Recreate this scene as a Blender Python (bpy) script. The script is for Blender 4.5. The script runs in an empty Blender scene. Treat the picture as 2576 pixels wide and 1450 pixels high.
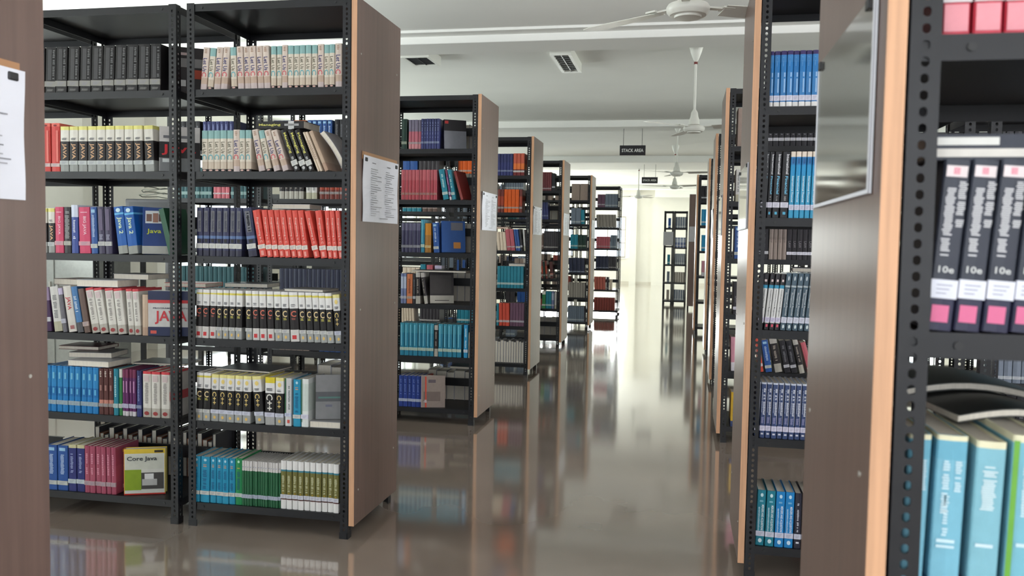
import bpy, bmesh, math, random
from mathutils import Matrix, Vector
random.seed(7)
C = bpy.context.scene.collection
R = math.radians
# exposure, daylight watts per window by wall part, its tint, floor stone colours
EXPO = 0.88
WL = 165
WM = 90
WF = 110
WR = 125
WB = 66
LCOL = {'left': (.95, 1.0, .98), 'right': (.99, .95, 1.0), 'back': (.97, .94, 1.0), 'far': (1, 1, .97)}
FLA = (146, 130, 118)
FLB = (176, 160, 146)
FSPEC = 1.0
FCOAT = 1.0
TILT = {'left': 1.2, 'right': 1.2, 'back': 1.1}
# ---------------------------------------------------------------- camera, light, exposure
cam_d = bpy.data.cameras.new('camera'); cam = bpy.data.objects.new('camera', cam_d); C.objects.link(cam)
cam.matrix_world = Matrix(((0.98053516, -0.02688313, 0.19449445, 0.0), (0.19563679, 0.04979666, -0.97941132, 0.0),
                           (0.01664447, 0.99839751, 0.0540867, 1.3696), (0, 0, 0, 1)))
cam_d.sensor_width = 36.0; cam_d.lens = 2135.85 / 2576 * 36.0; cam_d.clip_start = .05; cam_d.clip_end = 200
cam_d.dof.use_dof = True; cam_d.dof.focus_distance = 5.0; cam_d.dof.aperture_fstop = 6.0
bpy.context.scene.camera = cam
VS = bpy.context.scene.view_settings
VS.view_transform = 'Standard'; VS.look = 'None'; VS.exposure = EXPO; VS.gamma = 1.0; VS.use_curve_mapping = False
W = bpy.data.worlds.new('sky'); bpy.context.scene.world = W; W.use_nodes = True
bg = W.node_tree.nodes['Background']; bg.inputs[0].default_value = (.80, .90, 1.0, 1); bg.inputs[1].default_value = 2.2
WX0, WX1, WY0, WY1, CZ = -6.35, 6.6, -4.2, 29.0, 3.2      # room shell
# window openings: wall, from, to, sill, head, watts of daylight through it
WINS = [('left', -2.9, -0.7, .9, 2.75, WL*.4), ('left', 1.2, 3.4, .9, 2.75, WL*.3), ('left', 4.6, 6.6, .9, 2.75, WL*.8), ('left', 9.75, 12.05, .25, 2.85, WM),
        ('left', 14.2, 16.4, .9, 2.75, WM*.3), ('left', 17.9, 20.1, .9, 2.75, WF*.35), ('left', 21.5, 23.7, .9, 2.75, WF), ('left', 25.1, 27.6, .9, 2.75, WF),
        ('right', -2.6, 0.2, .9, 2.75, WR*.6), ('right', 2.4, 5.2, .9, 2.75, WR*2.4), ('right', 8.0, 10.6, .9, 2.75, WR*1.4), ('right', 13.4, 16.0, .9, 2.75, WF*.25),
        ('right', 18.6, 21.2, .9, 2.75, WF*.35), ('right', 23.4, 27.6, .25, 2.75, WF*1.8),
        ('back', -5.2, -2.6, .9, 2.75, WB), ('back', -1.5, 1.5, .9, 2.75, WB), ('back', 2.6, 5.4, .9, 2.75, WB),
        ('far', -5.0, -3.6, .9, 2.3, WF), ('far', -3.1, -1.86, .9, 2.3, WF*1.2)]
def wpt(wall, u, z, off=0.0):   # a point on a wall, off metres outside it
    return {'left': (WX0-off, u, z), 'right': (WX1+off, u, z), 'back': (u, WY0-off, z), 'far': (u, WY1+off, z)}[wall]
for wl, a, b, z0, z1, e in WINS:
    ld = bpy.data.lights.new('daylight', 'AREA'); ld.shape = 'RECTANGLE'; ld.size = b-a; ld.size_y = z1-z0; ld.energy = e
    ld.color = LCOL.get(wl, (1, 1, 1)) if a < 8 or wl == 'far' else (.95, 1.0, .91)
    lo = bpy.data.objects.new('daylight', ld); C.objects.link(lo); lo.location = wpt(wl, (a+b)/2, (z0+z1)/2, .34)
    lo.rotation_euler = {'left': (R(90), 0, R(-90)), 'right': (R(90), 0, R(90)), 'back': (R(90), 0, 0), 'far': (R(90), 0, R(180))}[wl]
    # area lights shine along local -Z: aim into the room
    d = Vector({'left': (1, 0, 0), 'right': (-1, 0, 0), 'back': (0, 1, 0), 'far': (0, -1, 0)}[wl]) + Vector((0, 0, TILT[wl] if (a < 8 and wl != 'far') else .4))
    lo.rotation_euler = d.to_track_quat('-Z', 'Y').to_euler()
# ---------------------------------------------------------------- helpers
def lin(c):
    o = []
    for v in c[:3]:
        v = v/255.0; o.append(v/12.92 if v <= .04045 else ((v+.055)/1.055)**2.4)
    return o
def mat(name, col, rough=.5, metal=0, noise=0, scale=20, coat=0, stretch=None, bump=0, spec=None, col2=None):
    m = bpy.data.materials.new(name); m.use_nodes = True; nt = m.node_tree; b = nt.nodes['Principled BSDF']
    c = lin(col); b.inputs['Roughness'].default_value = rough; b.inputs['Metallic'].default_value = metal
    if spec is not None: b.inputs['Specular IOR Level'].default_value = spec
    if coat: b.inputs['Coat Weight'].default_value = coat; b.inputs['Coat Roughness'].default_value = .12
    if noise or bump:
        tc = nt.nodes.new('ShaderNodeTexCoord'); mp = nt.nodes.new('ShaderNodeMapping'); nz = nt.nodes.new('ShaderNodeTexNoise')
        nt.links.new(tc.outputs['Object'], mp.inputs[0]); nt.links.new(mp.outputs[0], nz.inputs['Vector'])
        if stretch: mp.inputs['Scale'].default_value = stretch
        nz.inputs['Scale'].default_value = scale; nz.inputs['Detail'].default_value = 5
    if noise:
        rp = nt.nodes.new('ShaderNodeValToRGB'); nt.links.new(nz.outputs[0], rp.inputs[0])
        c2 = lin(col2) if col2 else [x*(1-noise) for x in c]
        rp.color_ramp.elements[0].position = .35; rp.color_ramp.elements[1].position = .65
        rp.color_ramp.elements[0].color = (*c2, 1); rp.color_ramp.elements[1].color = (*c, 1)
        nt.links.new(rp.outputs[0], b.inputs['Base Color'])
    else: b.inputs['Base Color'].default_value = (*c, 1)
    if bump:
        bp = nt.nodes.new('ShaderNodeBump'); bp.inputs['Strength'].default_value = bump; bp.inputs['Distance'].default_value = .002
        nt.links.new(nz.outputs[0], bp.inputs['Height']); nt.links.new(bp.outputs[0], b.inputs['Normal'])
    return m
M = {}
M['metal'] = mat('black_enamelled_steel', (21, 22, 27), .42, noise=.25, scale=9, bump=.1, spec=.45)
M['wall'] = mat('cream_wall_paint', (231, 228, 219), .7, noise=.05, scale=1.3, bump=.15)
M['ceil'] = mat('ceiling_paint', (236, 236, 231), .8, noise=.05, scale=.8)
M['lam'] = mat('brown_laminate', (108, 87, 79), .33, noise=.16, scale=5, stretch=(9, 9, .35), spec=.5)
M['edge'] = mat('bare_plywood_edge', (214, 165, 128), .5, noise=.18, scale=8, stretch=(14, 14, .5))
M['pages'] = mat('page_block', (226, 218, 204), .8, noise=.12, scale=60, stretch=(8, 1, .5))
M['white'] = mat('white_enamel', (222, 222, 214), .35)
M['paper'] = mat('white_paper', (222, 224, 232), .45, noise=.04, scale=8)
M['screw'] = mat('screw_steel', (190, 188, 180), .35, metal=.6)
M['rubber'] = mat('black_plastic', (30, 30, 32), .5)
M['frame'] = mat('window_frame_paint', (150, 146, 135), .5)
M['kraft'] = mat('kraft_board', (176, 146, 116), .8, noise=.1, scale=6)
M['tape'] = mat('brown_tape', (170, 125, 85), .4)
M['grille'] = mat('louvre_aluminium', (150, 152, 150), .28, metal=.8)
def mat_attr():
    m = bpy.data.materials.new('printed_cover'); m.use_nodes = True; nt = m.node_tree; b = nt.nodes['Principled BSDF']
    a = nt.nodes.new('ShaderNodeAttribute'); a.attribute_name = 'Col'
    nz = nt.nodes.new('ShaderNodeTexNoise'); nz.inputs['Scale'].default_value = 35; nz.inputs['Detail'].default_value = 4
    tc = nt.nodes.new('ShaderNodeTexCoord'); nt.links.new(tc.outputs['Object'], nz.inputs['Vector'])
    mr = nt.nodes.new('ShaderNodeMapRange'); mr.inputs['To Min'].default_value = .82; mr.inputs['To Max'].default_value = 1.08
    nt.links.new(nz.outputs[0], mr.inputs['Value'])
    mx = nt.nodes.new('ShaderNodeVectorMath'); mx.operation = 'SCALE'
    nt.links.new(a.outputs['Color'], mx.inputs[0]); nt.links.new(mr.outputs[0], mx.inputs['Scale'])
    nt.links.new(mx.outputs[0], b.inputs['Base Color']); b.inputs['Roughness'].default_value = .38; b.inputs['Specular IOR Level'].default_value = .3
    return m
M['print'] = mat_attr()
def mat_floor():
    m = bpy.data.materials.new('polished_stone_floor'); m.use_nodes = True; nt = m.node_tree; b = nt.nodes['Principled BSDF']
    tc = nt.nodes.new('ShaderNodeTexCoord'); nz = nt.nodes.new('ShaderNodeTexNoise'); nz.inputs['Scale'].default_value = .8; nz.inputs['Detail'].default_value = 2
    n2 = nt.nodes.new('ShaderNodeTexNoise'); n2.inputs['Scale'].default_value = 2.5
    for n in (nz, n2): nt.links.new(tc.outputs['Object'], n.inputs['Vector'])
    rp = nt.nodes.new('ShaderNodeValToRGB'); rp.color_ramp.elements[0].position = .3; rp.color_ramp.elements[1].position = .75
    rp.color_ramp.elements[0].color = (*lin(FLA), 1); rp.color_ramp.elements[1].color = (*lin(FLB), 1)
    mx = nt.nodes.new('ShaderNodeMix'); mx.data_type = 'RGBA'; mx.blend_type = 'MULTIPLY'; mx.inputs['Factor'].default_value = .25
    nt.links.new(nz.outputs[0], rp.inputs[0]); nt.links.new(rp.outputs[0], mx.inputs['A']); nt.links.new(n2.outputs[0], mx.inputs['B'])
    nt.links.new(mx.outputs['Result'], b.inputs['Base Color'])
    mr = nt.nodes.new('ShaderNodeMapRange'); mr.inputs['To Min'].default_value = .05; mr.inputs['To Max'].default_value = .12
    nt.links.new(nz.outputs[0], mr.inputs['Value']); nt.links.new(mr.outputs[0], b.inputs['Roughness'])
    b.inputs['Specular IOR Level'].default_value = FSPEC
    b.inputs['Coat Weight'].default_value = FCOAT; b.inputs['Coat IOR'].default_value = 1.75; b.inputs['Coat Roughness'].default_value = .09
    bp = nt.nodes.new('ShaderNodeBump'); bp.inputs['Strength'].default_value = .02; bp.inputs['Distance'].default_value = .01
    nt.nodes.remove(bp)
    return m
M['floor'] = mat_floor()
def mat_glass(name, tint, gl):
    m = bpy.data.materials.new(name); m.use_nodes = True; nt = m.node_tree; nt.nodes.clear()
    o = nt.nodes.new('ShaderNodeOutputMaterial'); t = nt.nodes.new('ShaderNodeBsdfTransparent'); g = nt.nodes.new('ShaderNodeBsdfGlossy'); mx = nt.nodes.new('ShaderNodeMixShader')
    t.inputs[0].default_value = (*tint, 1); g.inputs['Roughness'].default_value = .08; mx.inputs[0].default_value = gl
    nt.links.new(t.outputs[0], mx.inputs[1]); nt.links.new(g.outputs[0], mx.inputs[2]); nt.links.new(mx.outputs[0], o.inputs[0])
    return m
M['glass'] = mat_glass('window_glass', (.96, .98, .97), .06)
M['acrylic'] = mat_glass('clear_plastic_sleeve', (.93, .94, .95), .12)

class MB:
    """collects boxes, plates and tubes with a colour and a material slot per face, and links them as ONE mesh object"""
    def __init__(s): s.v = []; s.f = []; s.c = []; s.m = []
    def poly(s, pts, faces, col=(255, 255, 255), mi=0):
        n = len(s.v); s.v += [tuple(p) for p in pts]
        for f in faces: s.f.append([n+i for i in f]); s.c.append(lin(col)); s.m.append(mi)
    def box(s, x0, x1, y0, y1, z0, z1, col=(255, 255, 255), mi=0):
        s.poly([(x, y, z) for x in (x0, x1) for y in (y0, y1) for z in (z0, z1)],
               [(0, 1, 3, 2), (4, 6, 7, 5), (0, 4, 5, 1), (2, 3, 7, 6), (0, 2, 6, 4), (1, 5, 7, 3)], col, mi)
    def lathe(s, prof, n=24, cx=0, cy=0, col=(255, 255, 255), mi=0):
        pts = [(cx+r*math.cos(2*math.pi*k/n), cy+r*math.sin(2*math.pi*k/n), z) for r, z in prof for k in range(n)]
        fs = [(i*n+k, i*n+(k+1) % n, (i+1)*n+(k+1) % n, (i+1)*n+k) for i in range(len(prof)-1) for k in range(n)]
        fs += [tuple(range(n))[::-1], tuple((len(prof)-1)*n+k for k in range(n))]
        s.poly(pts, fs, col, mi)
    def tube(s, path, r, n=8, col=(255, 255, 255), mi=0):
        pts = []
        for i, p in enumerate(path):
            p = Vector(p); a = Vector(path[max(0, i-1)]); b = Vector(path[min(len(path)-1, i+1)]); d = (b-a).normalized()
            u = d.orthogonal().normalized() if i == 0 else (u - d*u.dot(d)).normalized(); w = d.cross(u)
            pts += [p + (u*math.cos(2*math.pi*k/n) + w*math.sin(2*math.pi*k/n))*r for k in range(n)]
        fs = [(i*n+k, i*n+(k+1) % n, (i+1)*n+(k+1) % n, (i+1)*n+k) for i in range(len(path)-1) for k in range(n)]
        fs += [tuple(range(n))[::-1], tuple((len(path)-1)*n+k for k in range(n))]
        s.poly(pts, fs, col, mi)
    def mesh(s, name, mats, smooth=False):
        me = bpy.data.meshes.new(name); me.from_pydata(s.v, [], s.f)
        for m in (mats if isinstance(mats, (list, tuple)) else [mats]): me.materials.append(m)
        me.polygons.foreach_set('material_index', s.m)
        if smooth: me.polygons.foreach_set('use_smooth', [True]*len(s.f))
        at = me.color_attributes.new('Col', 'FLOAT_COLOR', 'CORNER'); buf = []
        for f, c in zip(s.f, s.c): buf += [c[0], c[1], c[2], 1.0]*len(f)
        at.data.foreach_set('color', buf)
        me.validate(); me.update()
        return me
    def build(s, name, mats, parent=None, smooth=False, bevel=0):
        o = bpy.data.objects.new(name, s.mesh(name, mats, smooth)); C.objects.link(o); o.parent = parent
        if bevel: b = o.modifiers.new('b', 'BEVEL'); b.width = bevel; b.segments = 2; b.limit_method = 'ANGLE'
        if smooth:
            try: o.data.set_sharp_from_angle(angle=R(40))
            except Exception: pass
        return o
def tag(o, label=None, cat=None, group=None, kind=None):
    if label: o['label'] = label
    if cat: o['category'] = cat
    if group: o['group'] = group
    if kind: o['kind'] = kind
    return o
def empty(name, loc, rot=(0, 0, 0)):
    o = bpy.data.objects.new(name, None); C.objects.link(o); o.location = loc; o.rotation_euler = rot; o.empty_display_size = .05
    return o
def put(me, name, parent):
    o = bpy.data.objects.new(name, me); C.objects.link(o); o.parent = parent
    return o
_txt = {}
def text_geo(t, bold=.018):
    """outline of a word as flat triangles, scaled to unit height and unit width: (verts, faces, aspect)"""
    if t not in _txt:
        cu = bpy.data.curves.new('t', 'FONT'); cu.body = t; cu.resolution_u = 2; cu.offset = bold; cu.size = 1
        ob = bpy.data.objects.new('t', cu); me = bpy.data.meshes.new_from_object(ob)
        vs = [v.co.copy() for v in me.vertices]; fs = [tuple(p.vertices) for p in me.polygons]
        x0 = min(v.x for v in vs); x1 = max(v.x for v in vs); y0 = min(v.y for v in vs); y1 = max(v.y for v in vs)
        _txt[t] = ([((v.x-x0)/(x1-x0), (v.y-y0)/(y1-y0)) for v in vs], fs, (x1-x0)/(y1-y0))
        bpy.data.objects.remove(ob); bpy.data.curves.remove(cu); bpy.data.meshes.remove(me)
    return _txt[t]
def put_text(mb, t, fr, x0, x1, z0, z1, col, down=False):
    """lettering in a box of the plane that fr(a, b) maps to 3D; down = reads from top to bottom"""
    vs, fs, _ = text_geo(t)
    if down: pts = [fr(x0+(x1-x0)*v, z1-(z1-z0)*u) for u, v in vs]
    else: pts = [fr(x0+(x1-x0)*u, z0+(z1-z0)*v) for u, v in vs]
    mb.poly(pts, fs, col)
# ---------------------------------------------------------------- room shell
def struct(o): o['kind'] = 'structure'; return o
b = MB(); b.box(WX0, WX1, WY0, WY1, -.1, 0); struct(b.build('floor', M['floor']))
b = MB(); b.box(WX0-.3, WX1+.3, WY0-.3, WY1+.3, CZ, CZ+.2); struct(b.build('ceiling', M['ceil']))
# beams under the ceiling: (y from, y to, depth)
for i, (a, c, dz) in enumerate(((7.35, 7.78, .085), (12.75, 13.25, .10), (17.9, 19.6, .14), (26.6, 27.2, .12)), 1):
    b = MB(); b.box(WX0, WX1, a, c, CZ-dz, CZ+.001); struct(b.build('ceiling_beam_%d' % i, M['ceil'], bevel=.008))
b = MB(); b.box(WX0, WX1, 7.20, 7.352, CZ-.022, CZ+.001); struct(b.build('ceiling_trim_1', M['ceil']))
def wall(name, wl, u0, u1):
    """a wall with its window openings cut out: bricks of solid wall round each opening"""
    mb = MB(); t = .3
    def piece(a, c, z0, z1):
        if c-a < 1e-4 or z1-z0 < 1e-4: return
        p = wpt(wl, a, z0); q = wpt(wl, c, z1, t)
        mb.box(min(p[0], q[0]), max(p[0], q[0]), min(p[1], q[1]), max(p[1], q[1]), z0, z1)
    ws = sorted([w for w in WINS if w[0] == wl], key=lambda w: w[1]); u = u0
    for _, a, c, z0, z1, e in ws:
        piece(u, a, 0, CZ); piece(a, c, 0, z0); piece(a, c, z1, CZ); u = c
    piece(u, u1, 0, CZ)
    me = mb.build(name, M['wall']); bm = bmesh.new(); bm.from_mesh(me.data); bmesh.ops.remove_doubles(bm, verts=bm.verts, dist=1e-4); bm.to_mesh(me.data); bm.free()
    struct(me)
wall('wall_left', 'left', WY0-.3, WY1+.3); wall('wall_right', 'right', WY0-.3, WY1+.3)
wall('wall_back', 'back', WX0, WX1); wall('wall_far', 'far', WX0, WX1)
for i, (wl, a, c, z0, z1, e) in enumerate(WINS, 1):
    root = struct(empty('window_%d' % i, wpt(wl, (a+c)/2, z0, .1)))
    if wl in ('left', 'right'): root.rotation_euler = (0, 0, R(90))
    w = c-a; h = z1-z0; fb = .045
    m = MB()
    for x in (-w/2, w/2-fb): m.box(x, x+fb, -.03, .03, 0, h)
    for z in (0, h-fb): m.box(-w/2+fb, w/2-fb, -.03, .03, z, z+fb)
    m.build('window_frame', M['frame'], root)
    nx = max(1, round(w/.75)); zs = [fb, h*.36, h*.68, h-fb]
    if w < 1.5: nx = 2
    for k in range(1, nx):
        m = MB(); x = -w/2+w*k/nx; m.box(x-.02, x+.02, -.025, .025, fb, h-fb); m.build('mullion', M['frame'], root)
    for z in zs[1:3]:
        m = MB(); m.box(-w/2+fb, w/2-fb, -.02, .02, z-.018, z+.018); m.build('transom', M['frame'], root)
    for k in range(nx):
        for j in range(3):
            m = MB(); m.box(-w/2+w*k/nx+.02, -w/2+w*(k+1)/nx-.02, -.003, .003, zs[j]+.018*(j > 0), zs[j+1]-.018*(j < 2)); m.build('pane', M['glass'], root)
    sl = MB(); sl.box(-w/2-.05, w/2+.05, -.14, .14, -.03, .0); sl.build('window_sill', M['wall'], root)
# pilasters and base strips
for i, (x0, x1, y0, y1) in enumerate(((-1.72, -1.5, WY1-.16, WY1), (-.98, .35, WY1-.07, WY1), (WX0, WX0+.16, 9.2, 9.55), (WX0, WX0+.25, 12.7, 13.3), (WX0, WX0+.25, 7.25, 7.8)), 1):
    m = MB(); m.box(x0, x1, y0, y1, 0, CZ); struct(m.build('pilaster_trim_%d' % i, M['wall']))
m = MB(); m.box(WX0, WX1, WY1-.02, WY1, 0, .1); struct(m.build('baseboard_far', mat('skirting_stone', (214, 208, 196), .3)))
m = MB(); m.box(WX0, WX0+.02, WY0, WY1, 0, .1); struct(m.build('baseboard_left', M['wall']))
m = MB(); m.box(-.9, WX1, WY1-.6, WY1-.3, CZ-.28, CZ+.001); struct(m.build('ceiling_beam_5', M['ceil']))
# conduit down the side wall
m = MB(); m.tube([(WX0+.03, 7.95, CZ), (WX0+.03, 7.95, 1.5), (WX0+.03, 8.0, 1.2), (WX0+.03, 8.25, .5), (WX0+.03, 8.3, .1)], .012)
tag(m.build('wall_cable', M['rubber']), 'dark cable running down the side wall behind the first left rack', 'cable')

# ---------------------------------------------------------------- ceiling fans, lights, signs
def fan(x, y, zh, rot, label, first=[None]):
    root = tag(empty('ceiling_fan', (x, y, zh), (0, 0, R(rot))), label, 'fan', 'white ceiling fans along the aisle')
    m = MB(); m.lathe([(.012, CZ-zh), (.012, .10)], 12); m.build('down_rod', M['white'], root, True)
    m = MB(); m.lathe([(.062, CZ-zh-.0), (.066, CZ-zh-.02), (.05, CZ-zh-.08), (.022, CZ-zh-.15), (.014, CZ-zh-.16)][::-1], 24); m.build('canopy', M['white'], root, True)
    m = MB(); m.lathe([(.017, CZ-zh-.185), (.017, CZ-zh-.165)], 12); m.build('collar', mat('fan_collar_red', (120, 50, 45), .5) if first[0] is None else first[0], root, True)
    first[0] = bpy.data.materials['fan_collar_red']
    m = MB(); m.lathe([(.05, .03), (.047, .07), (.036, .10), (.034, .115), (.03, .14), (.014, .165)], 24); m.build('motor_cap', M['white'], root, True)
    m = MB(); m.lathe([(.03, -.048), (.06, -.045), (.062, -.036), (.082, -.034), (.096, -.018), (.098, .0), (.09, .014), (.06, .022), (.05, .03)], 32); m.build('motor', M['white'], root, True)
    for k in range(3):
        m = MB(); a0 = R(k*120); n = 8; top = []; 
        for i in range(n+1):
            t = i/n; r = .17+t*.43; wd = .052+.012*math.sin(t*2.6); tw = -R(11)*(1-.5*t)
            for s in (-1, 1): top.append((r, s*wd*(1 if t < .97 else .75), s*wd*math.sin(tw)+.004))
        fc = [(2*i, 2*i+2, 2*i+3, 2*i+1) for i in range(n)]; N = len(top)
        fc2 = [(N+a, N+d, N+c_, N+b_) for a, b_, c_, d in fc]
        side = [(2*i, N+2*i, N+2*i+2, 2*i+2) for i in range(n)] + [(2*i+1, 2*i+3, N+2*i+3, N+2*i+1) for i in range(n)] + [(0, 1, N+1, N), (2*n, N+2*n, N+2*n+1, 2*n+1)]
        m.poly(top+[(a, b_, c_-.003) for a, b_, c_ in top], fc+fc2+side)
        bl = m.build('blade', M['white'], root); bl.rotation_euler = (0, 0, a0)
        m = MB(); m.box(.075, .20, -.018, .018, .004, .012); m.box(.16, .215, -.036, .036, .006, .014)
        for sx in (.172, .2): m.lathe([(.005, .013), (.005, .018)], 8, sx, .018); m.lathe([(.005, .013), (.005, .018)], 8, sx, -.018)
        br = m.build('blade_bracket', M['white'], root); br.rotation_euler = (0, 0, a0)
fan(0.0, 3.98, 2.44, 24, 'white ceiling fan cut by the top edge of the picture')
fan(0.083, 8.003, 2.44, 106, 'white ceiling fan on a long rod before the first hanging sign')
fan(-.103, 13.0, 2.44, 104, 'third white ceiling fan down the aisle, just behind the large one')
fan(-.156, 16.0, 2.44, 80, 'grey-looking small ceiling fan beside the farther hanging sign')
fan(-.984, 19.4, 2.44, 60, 'farthest small ceiling fan, in front of the bright end wall')
def luminaire(x0, x1, y0, y1, label, lamp):
    root = tag(empty('ceiling_light', ((x0+x1)/2, (y0+y1)/2, CZ)), label, 'light', 'unlit louvred ceiling lights')
    w, d, h = (x1-x0)/2, (y1-y0)/2, .09
    m = MB()
    m.box(-w, -w+.03, -d, d, -h, 0); m.box(w-.03, w, -d, d, -h, 0); m.box(-w+.03, w-.03, -d, -d+.03, -h, 0); m.box(-w+.03, w-.03, d-.03, d, -h, 0); m.box(-w+.03, w-.03, -d+.03, d-.03, -.012, 0)
    m.build('housing', M['white'], root)
    for k in (-1, 1):
        t = MB(); t.tube([(k*w*.45, -d+.04, -.045), (k*w*.45, d-.04, -.045)], .012); t.build('tube', M['white'] if lamp else M['rubber'], root, True)
    g = MB(); n = 9
    for k in range(1, n): y = -d+.03+(2*d-.06)*k/n; g.box(-w+.03, w-.03, y-.002, y+.002, -h+.005, -.03)
    g.box(-.004, .004, -d+.03, d-.03, -h+.005, -.03)
    go = g.build('louvre', M['grille'] if lamp else M['rubber'], root); go['kind'] = 'stuff'
luminaire(-2.68, -2.40, 7.84, 8.26, 'dark square unlit ceiling light above the second left rack', 0)
luminaire(-1.25, -1.05, 7.90, 8.74, 'silver louvred unlit ceiling light near the aisle', 1)
def sign(x, y, z, w, label):
    root = tag(empty('hanging_sign', (x, y, z)), label, 'sign', 'black hanging aisle signs')
    m = MB(); h = w*.39; m.box(-w/2, w/2, -.006, .006, 0, h, (38, 36, 40)); m.build('board', M['print'], root, bevel=.002)
    m = MB(); put_text(m, 'STACK AREA', lambda a, b_: (a, -.0085, b_), -w*.42, w*.42, h*.33, h*.66, (235, 235, 232)); m.build('lettering', M['print'], root)
    for s in (-.36, .36):
        t = MB(); t.tube([(w*s, 0, h-.01), (w*s, 0, CZ-z)], .0035, 6); t.build('hanging_wire', M['rubber'], root)
# signs: hung on the second and third ceiling beams
sign(-.76, 12.95, 2.70, .385, 'nearer black hanging sign with white capitals over the aisle')
sign(-.70, 18.3, 2.66, .335, 'farther small black hanging sign over the aisle')
# ---------------------------------------------------------------- racks
LV = [.113, .503, .895, 1.28, 1.672, 2.048]; LV1 = [.138, .586, 1.03, 1.484, 1.928]; LV0 = [.885, 1.26, 1.648]
PW = .038
def strip(mb, W_, H_, fr, step=.0215, hole=(.010, .0125)):
    """slotted flange: a plate W_ wide, H_ high, with a real hole every step"""
    z = .03; cx = W_/2; n8 = 8; zprev = 0.0; t = .002
    def quad(P):
        mb.poly([fr(a, b_, 0) for a, b_ in P]+[fr(a, b_, t) for a, b_ in P], [(0, 1, 2, 3), (7, 6, 5, 4)])
    k = 0
    z0 = step*.5
    quad([(0, 0), (W_, 0), (W_, z0), (0, z0)])
    while z0+step < H_-.01:
        z1 = z0+step; zc = (z0+z1)/2; a, c = hole[0]/2, hole[1]/2; q = .003
        inner = [(cx-a+q, zc-c), (cx+a-q, zc-c), (cx+a, zc-c+q), (cx+a, zc+c-q), (cx+a-q, zc+c), (cx-a+q, zc+c), (cx-a, zc+c-q), (cx-a, zc-c+q)]
        outer = [(0, z0), (W_, z0), (W_, z0), (W_, z1), (W_, z1), (0, z1), (0, z1), (0, z0)]
        pts = [fr(x, z, 0) for x, z in inner]+[fr(x, z, 0) for x, z in outer]+[fr(x, z, t) for x, z in inner]+[fr(x, z, t) for x, z in outer]
        fs = []
        for i in range(8):
            j = (i+1) % 8; 
            f = [i, j, 8+j, 8+i] if outer[i] != outer[j] else [i, j, 8+i]
            fs.append(tuple(f)); fs.append(tuple(x+16 for x in f[::-1])); fs.append((i, 16+i, 16+j, j))
        mb.poly(pts, fs); z0 = z1
    quad([(0, z0), (W_, z0), (W_, H_), (0, H_)])
_post = {}
def post_mesh(H_):
    """L section, corner at the origin, flanges along +x (faces -y) and +y (faces -x)"""
    if H_ not in _post:
        m = MB(); strip(m, PW, H_, lambda a, z, t: (a, t, z)); strip(m, PW, H_, lambda a, z, t: (t, a, z))
        m.box(-.001, PW+.003, -.001, .006, 0, .03); m.box(-.001, .006, 0, PW+.003, 0, .03)
        _post[H_] = m.mesh('post', M['metal'])
    return _post[H_]
def rack_unit(x0, x1, y0, d, H_, levels, label, panel=None, ptop=None, near=False, rails=True, group='black slotted steel book racks'):
    root = tag(empty('book_rack', ((x0+x1)/2, y0+d/2, 0)), label, 'rack', group)
    hx, hy = (x1-x0)/2, d/2
    for k, (sx, sy) in enumerate(((-1, -1), (1, -1), (1, 1), (-1, 1))):
        o = put(post_mesh(H_), 'post', root); o.location = (sx*hx, sy*hy, 0); o.rotation_euler = (0, 0, R(90*k))
    for z in list(levels)+[H_-.003]:
        m = MB(); e = .004; a, c = hx-e, hy-e; L = .034; t = .0025
        m.box(-a, a, -c, c, z-t, z); m.box(-a, a, -c, -c+t, z-L, z-t); m.box(-a, a, c-t, c, z-L, z-t)
        m.box(-a, -a+t, -c+t, c-t, z-L, z-t); m.box(a-t, a, -c+t, c-t, z-L, z-t)
        s = m.build('shelf', M['metal'], root)
        for sx in (-1, 1):
            for sy in (-1,):
                bm_ = MB(); n = 8
                pts = [(sx*(hx-.075)+.006*math.cos(2*math.pi*i/n), -c-.003, z-.017+.006*math.sin(2*math.pi*i/n)) for i in range(n)]
                pts += [(p_[0], -c+.001, p_[2]) for p_ in pts]
                bm_.poly(pts, [tuple(range(n))]+[(i, i+n, (i+1) % n+n, (i+1) % n) for i in range(n)]); bm_.build('bolt', M['rubber'], s)
    if rails:
        for z in levels:
            m = MB(); m.box(-hx+.004, hx-.004, -.002, .0, z+.128, z+.188); m.box(-hx+.004, hx-.004, 0, .014, z+.186, z+.188); m.build('back_rail', M['metal'], root)
    if panel:   # laminated board over the aisle end: panel = +1 (right end) or -1 (left end)
        s = panel; xi, xo = s*(hx+.004), s*(hx+.029); pt = ptop or H_+.003
        m = MB(); m.box(min(xi, xo), max(xi, xo), -hy+.0015, hy+.006, .063, pt); pn = m.build('end_panel', M['lam'], root, bevel=.001)
        m = MB(); m.box(min(xi, xo), max(xi, xo), -hy-.0005, -hy+.0014, .063, pt); m.build('edge_band', M['edge'], pn)
        for zz, yy in ((.22, -hy+.05), (.30, hy-.05), (1.05, -hy+.06), (1.05, hy-.05), (2.2, -hy+.05), (2.2, hy-.05)):
            m = MB(); n = 10
            pts = [(xo, yy+.0045*math.cos(2*math.pi*i/n), zz+.0045*math.sin(2*math.pi*i/n)) for i in range(n)]; pts += [(p_[0]+s*.002, p_[1], p_[2]) for p_ in pts]
            m.poly(pts, [tuple(range(n, 2*n))]+[(i, i+n, (i+1) % n+n, (i+1) % n) for i in range(n)]); m.build('screw', M['screw'], pn)
    return root
HT = 2.44; DP = .584
XA, XB, XC, XD, XE, XF = -1.459, -1.484, -1.522, -1.546, -1.436, -1.147
YA, YB, YC, YD, YE, YF = 3.5925, 6.0761, 8.5399, 11.0038, 13.4385, 15.9552
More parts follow.
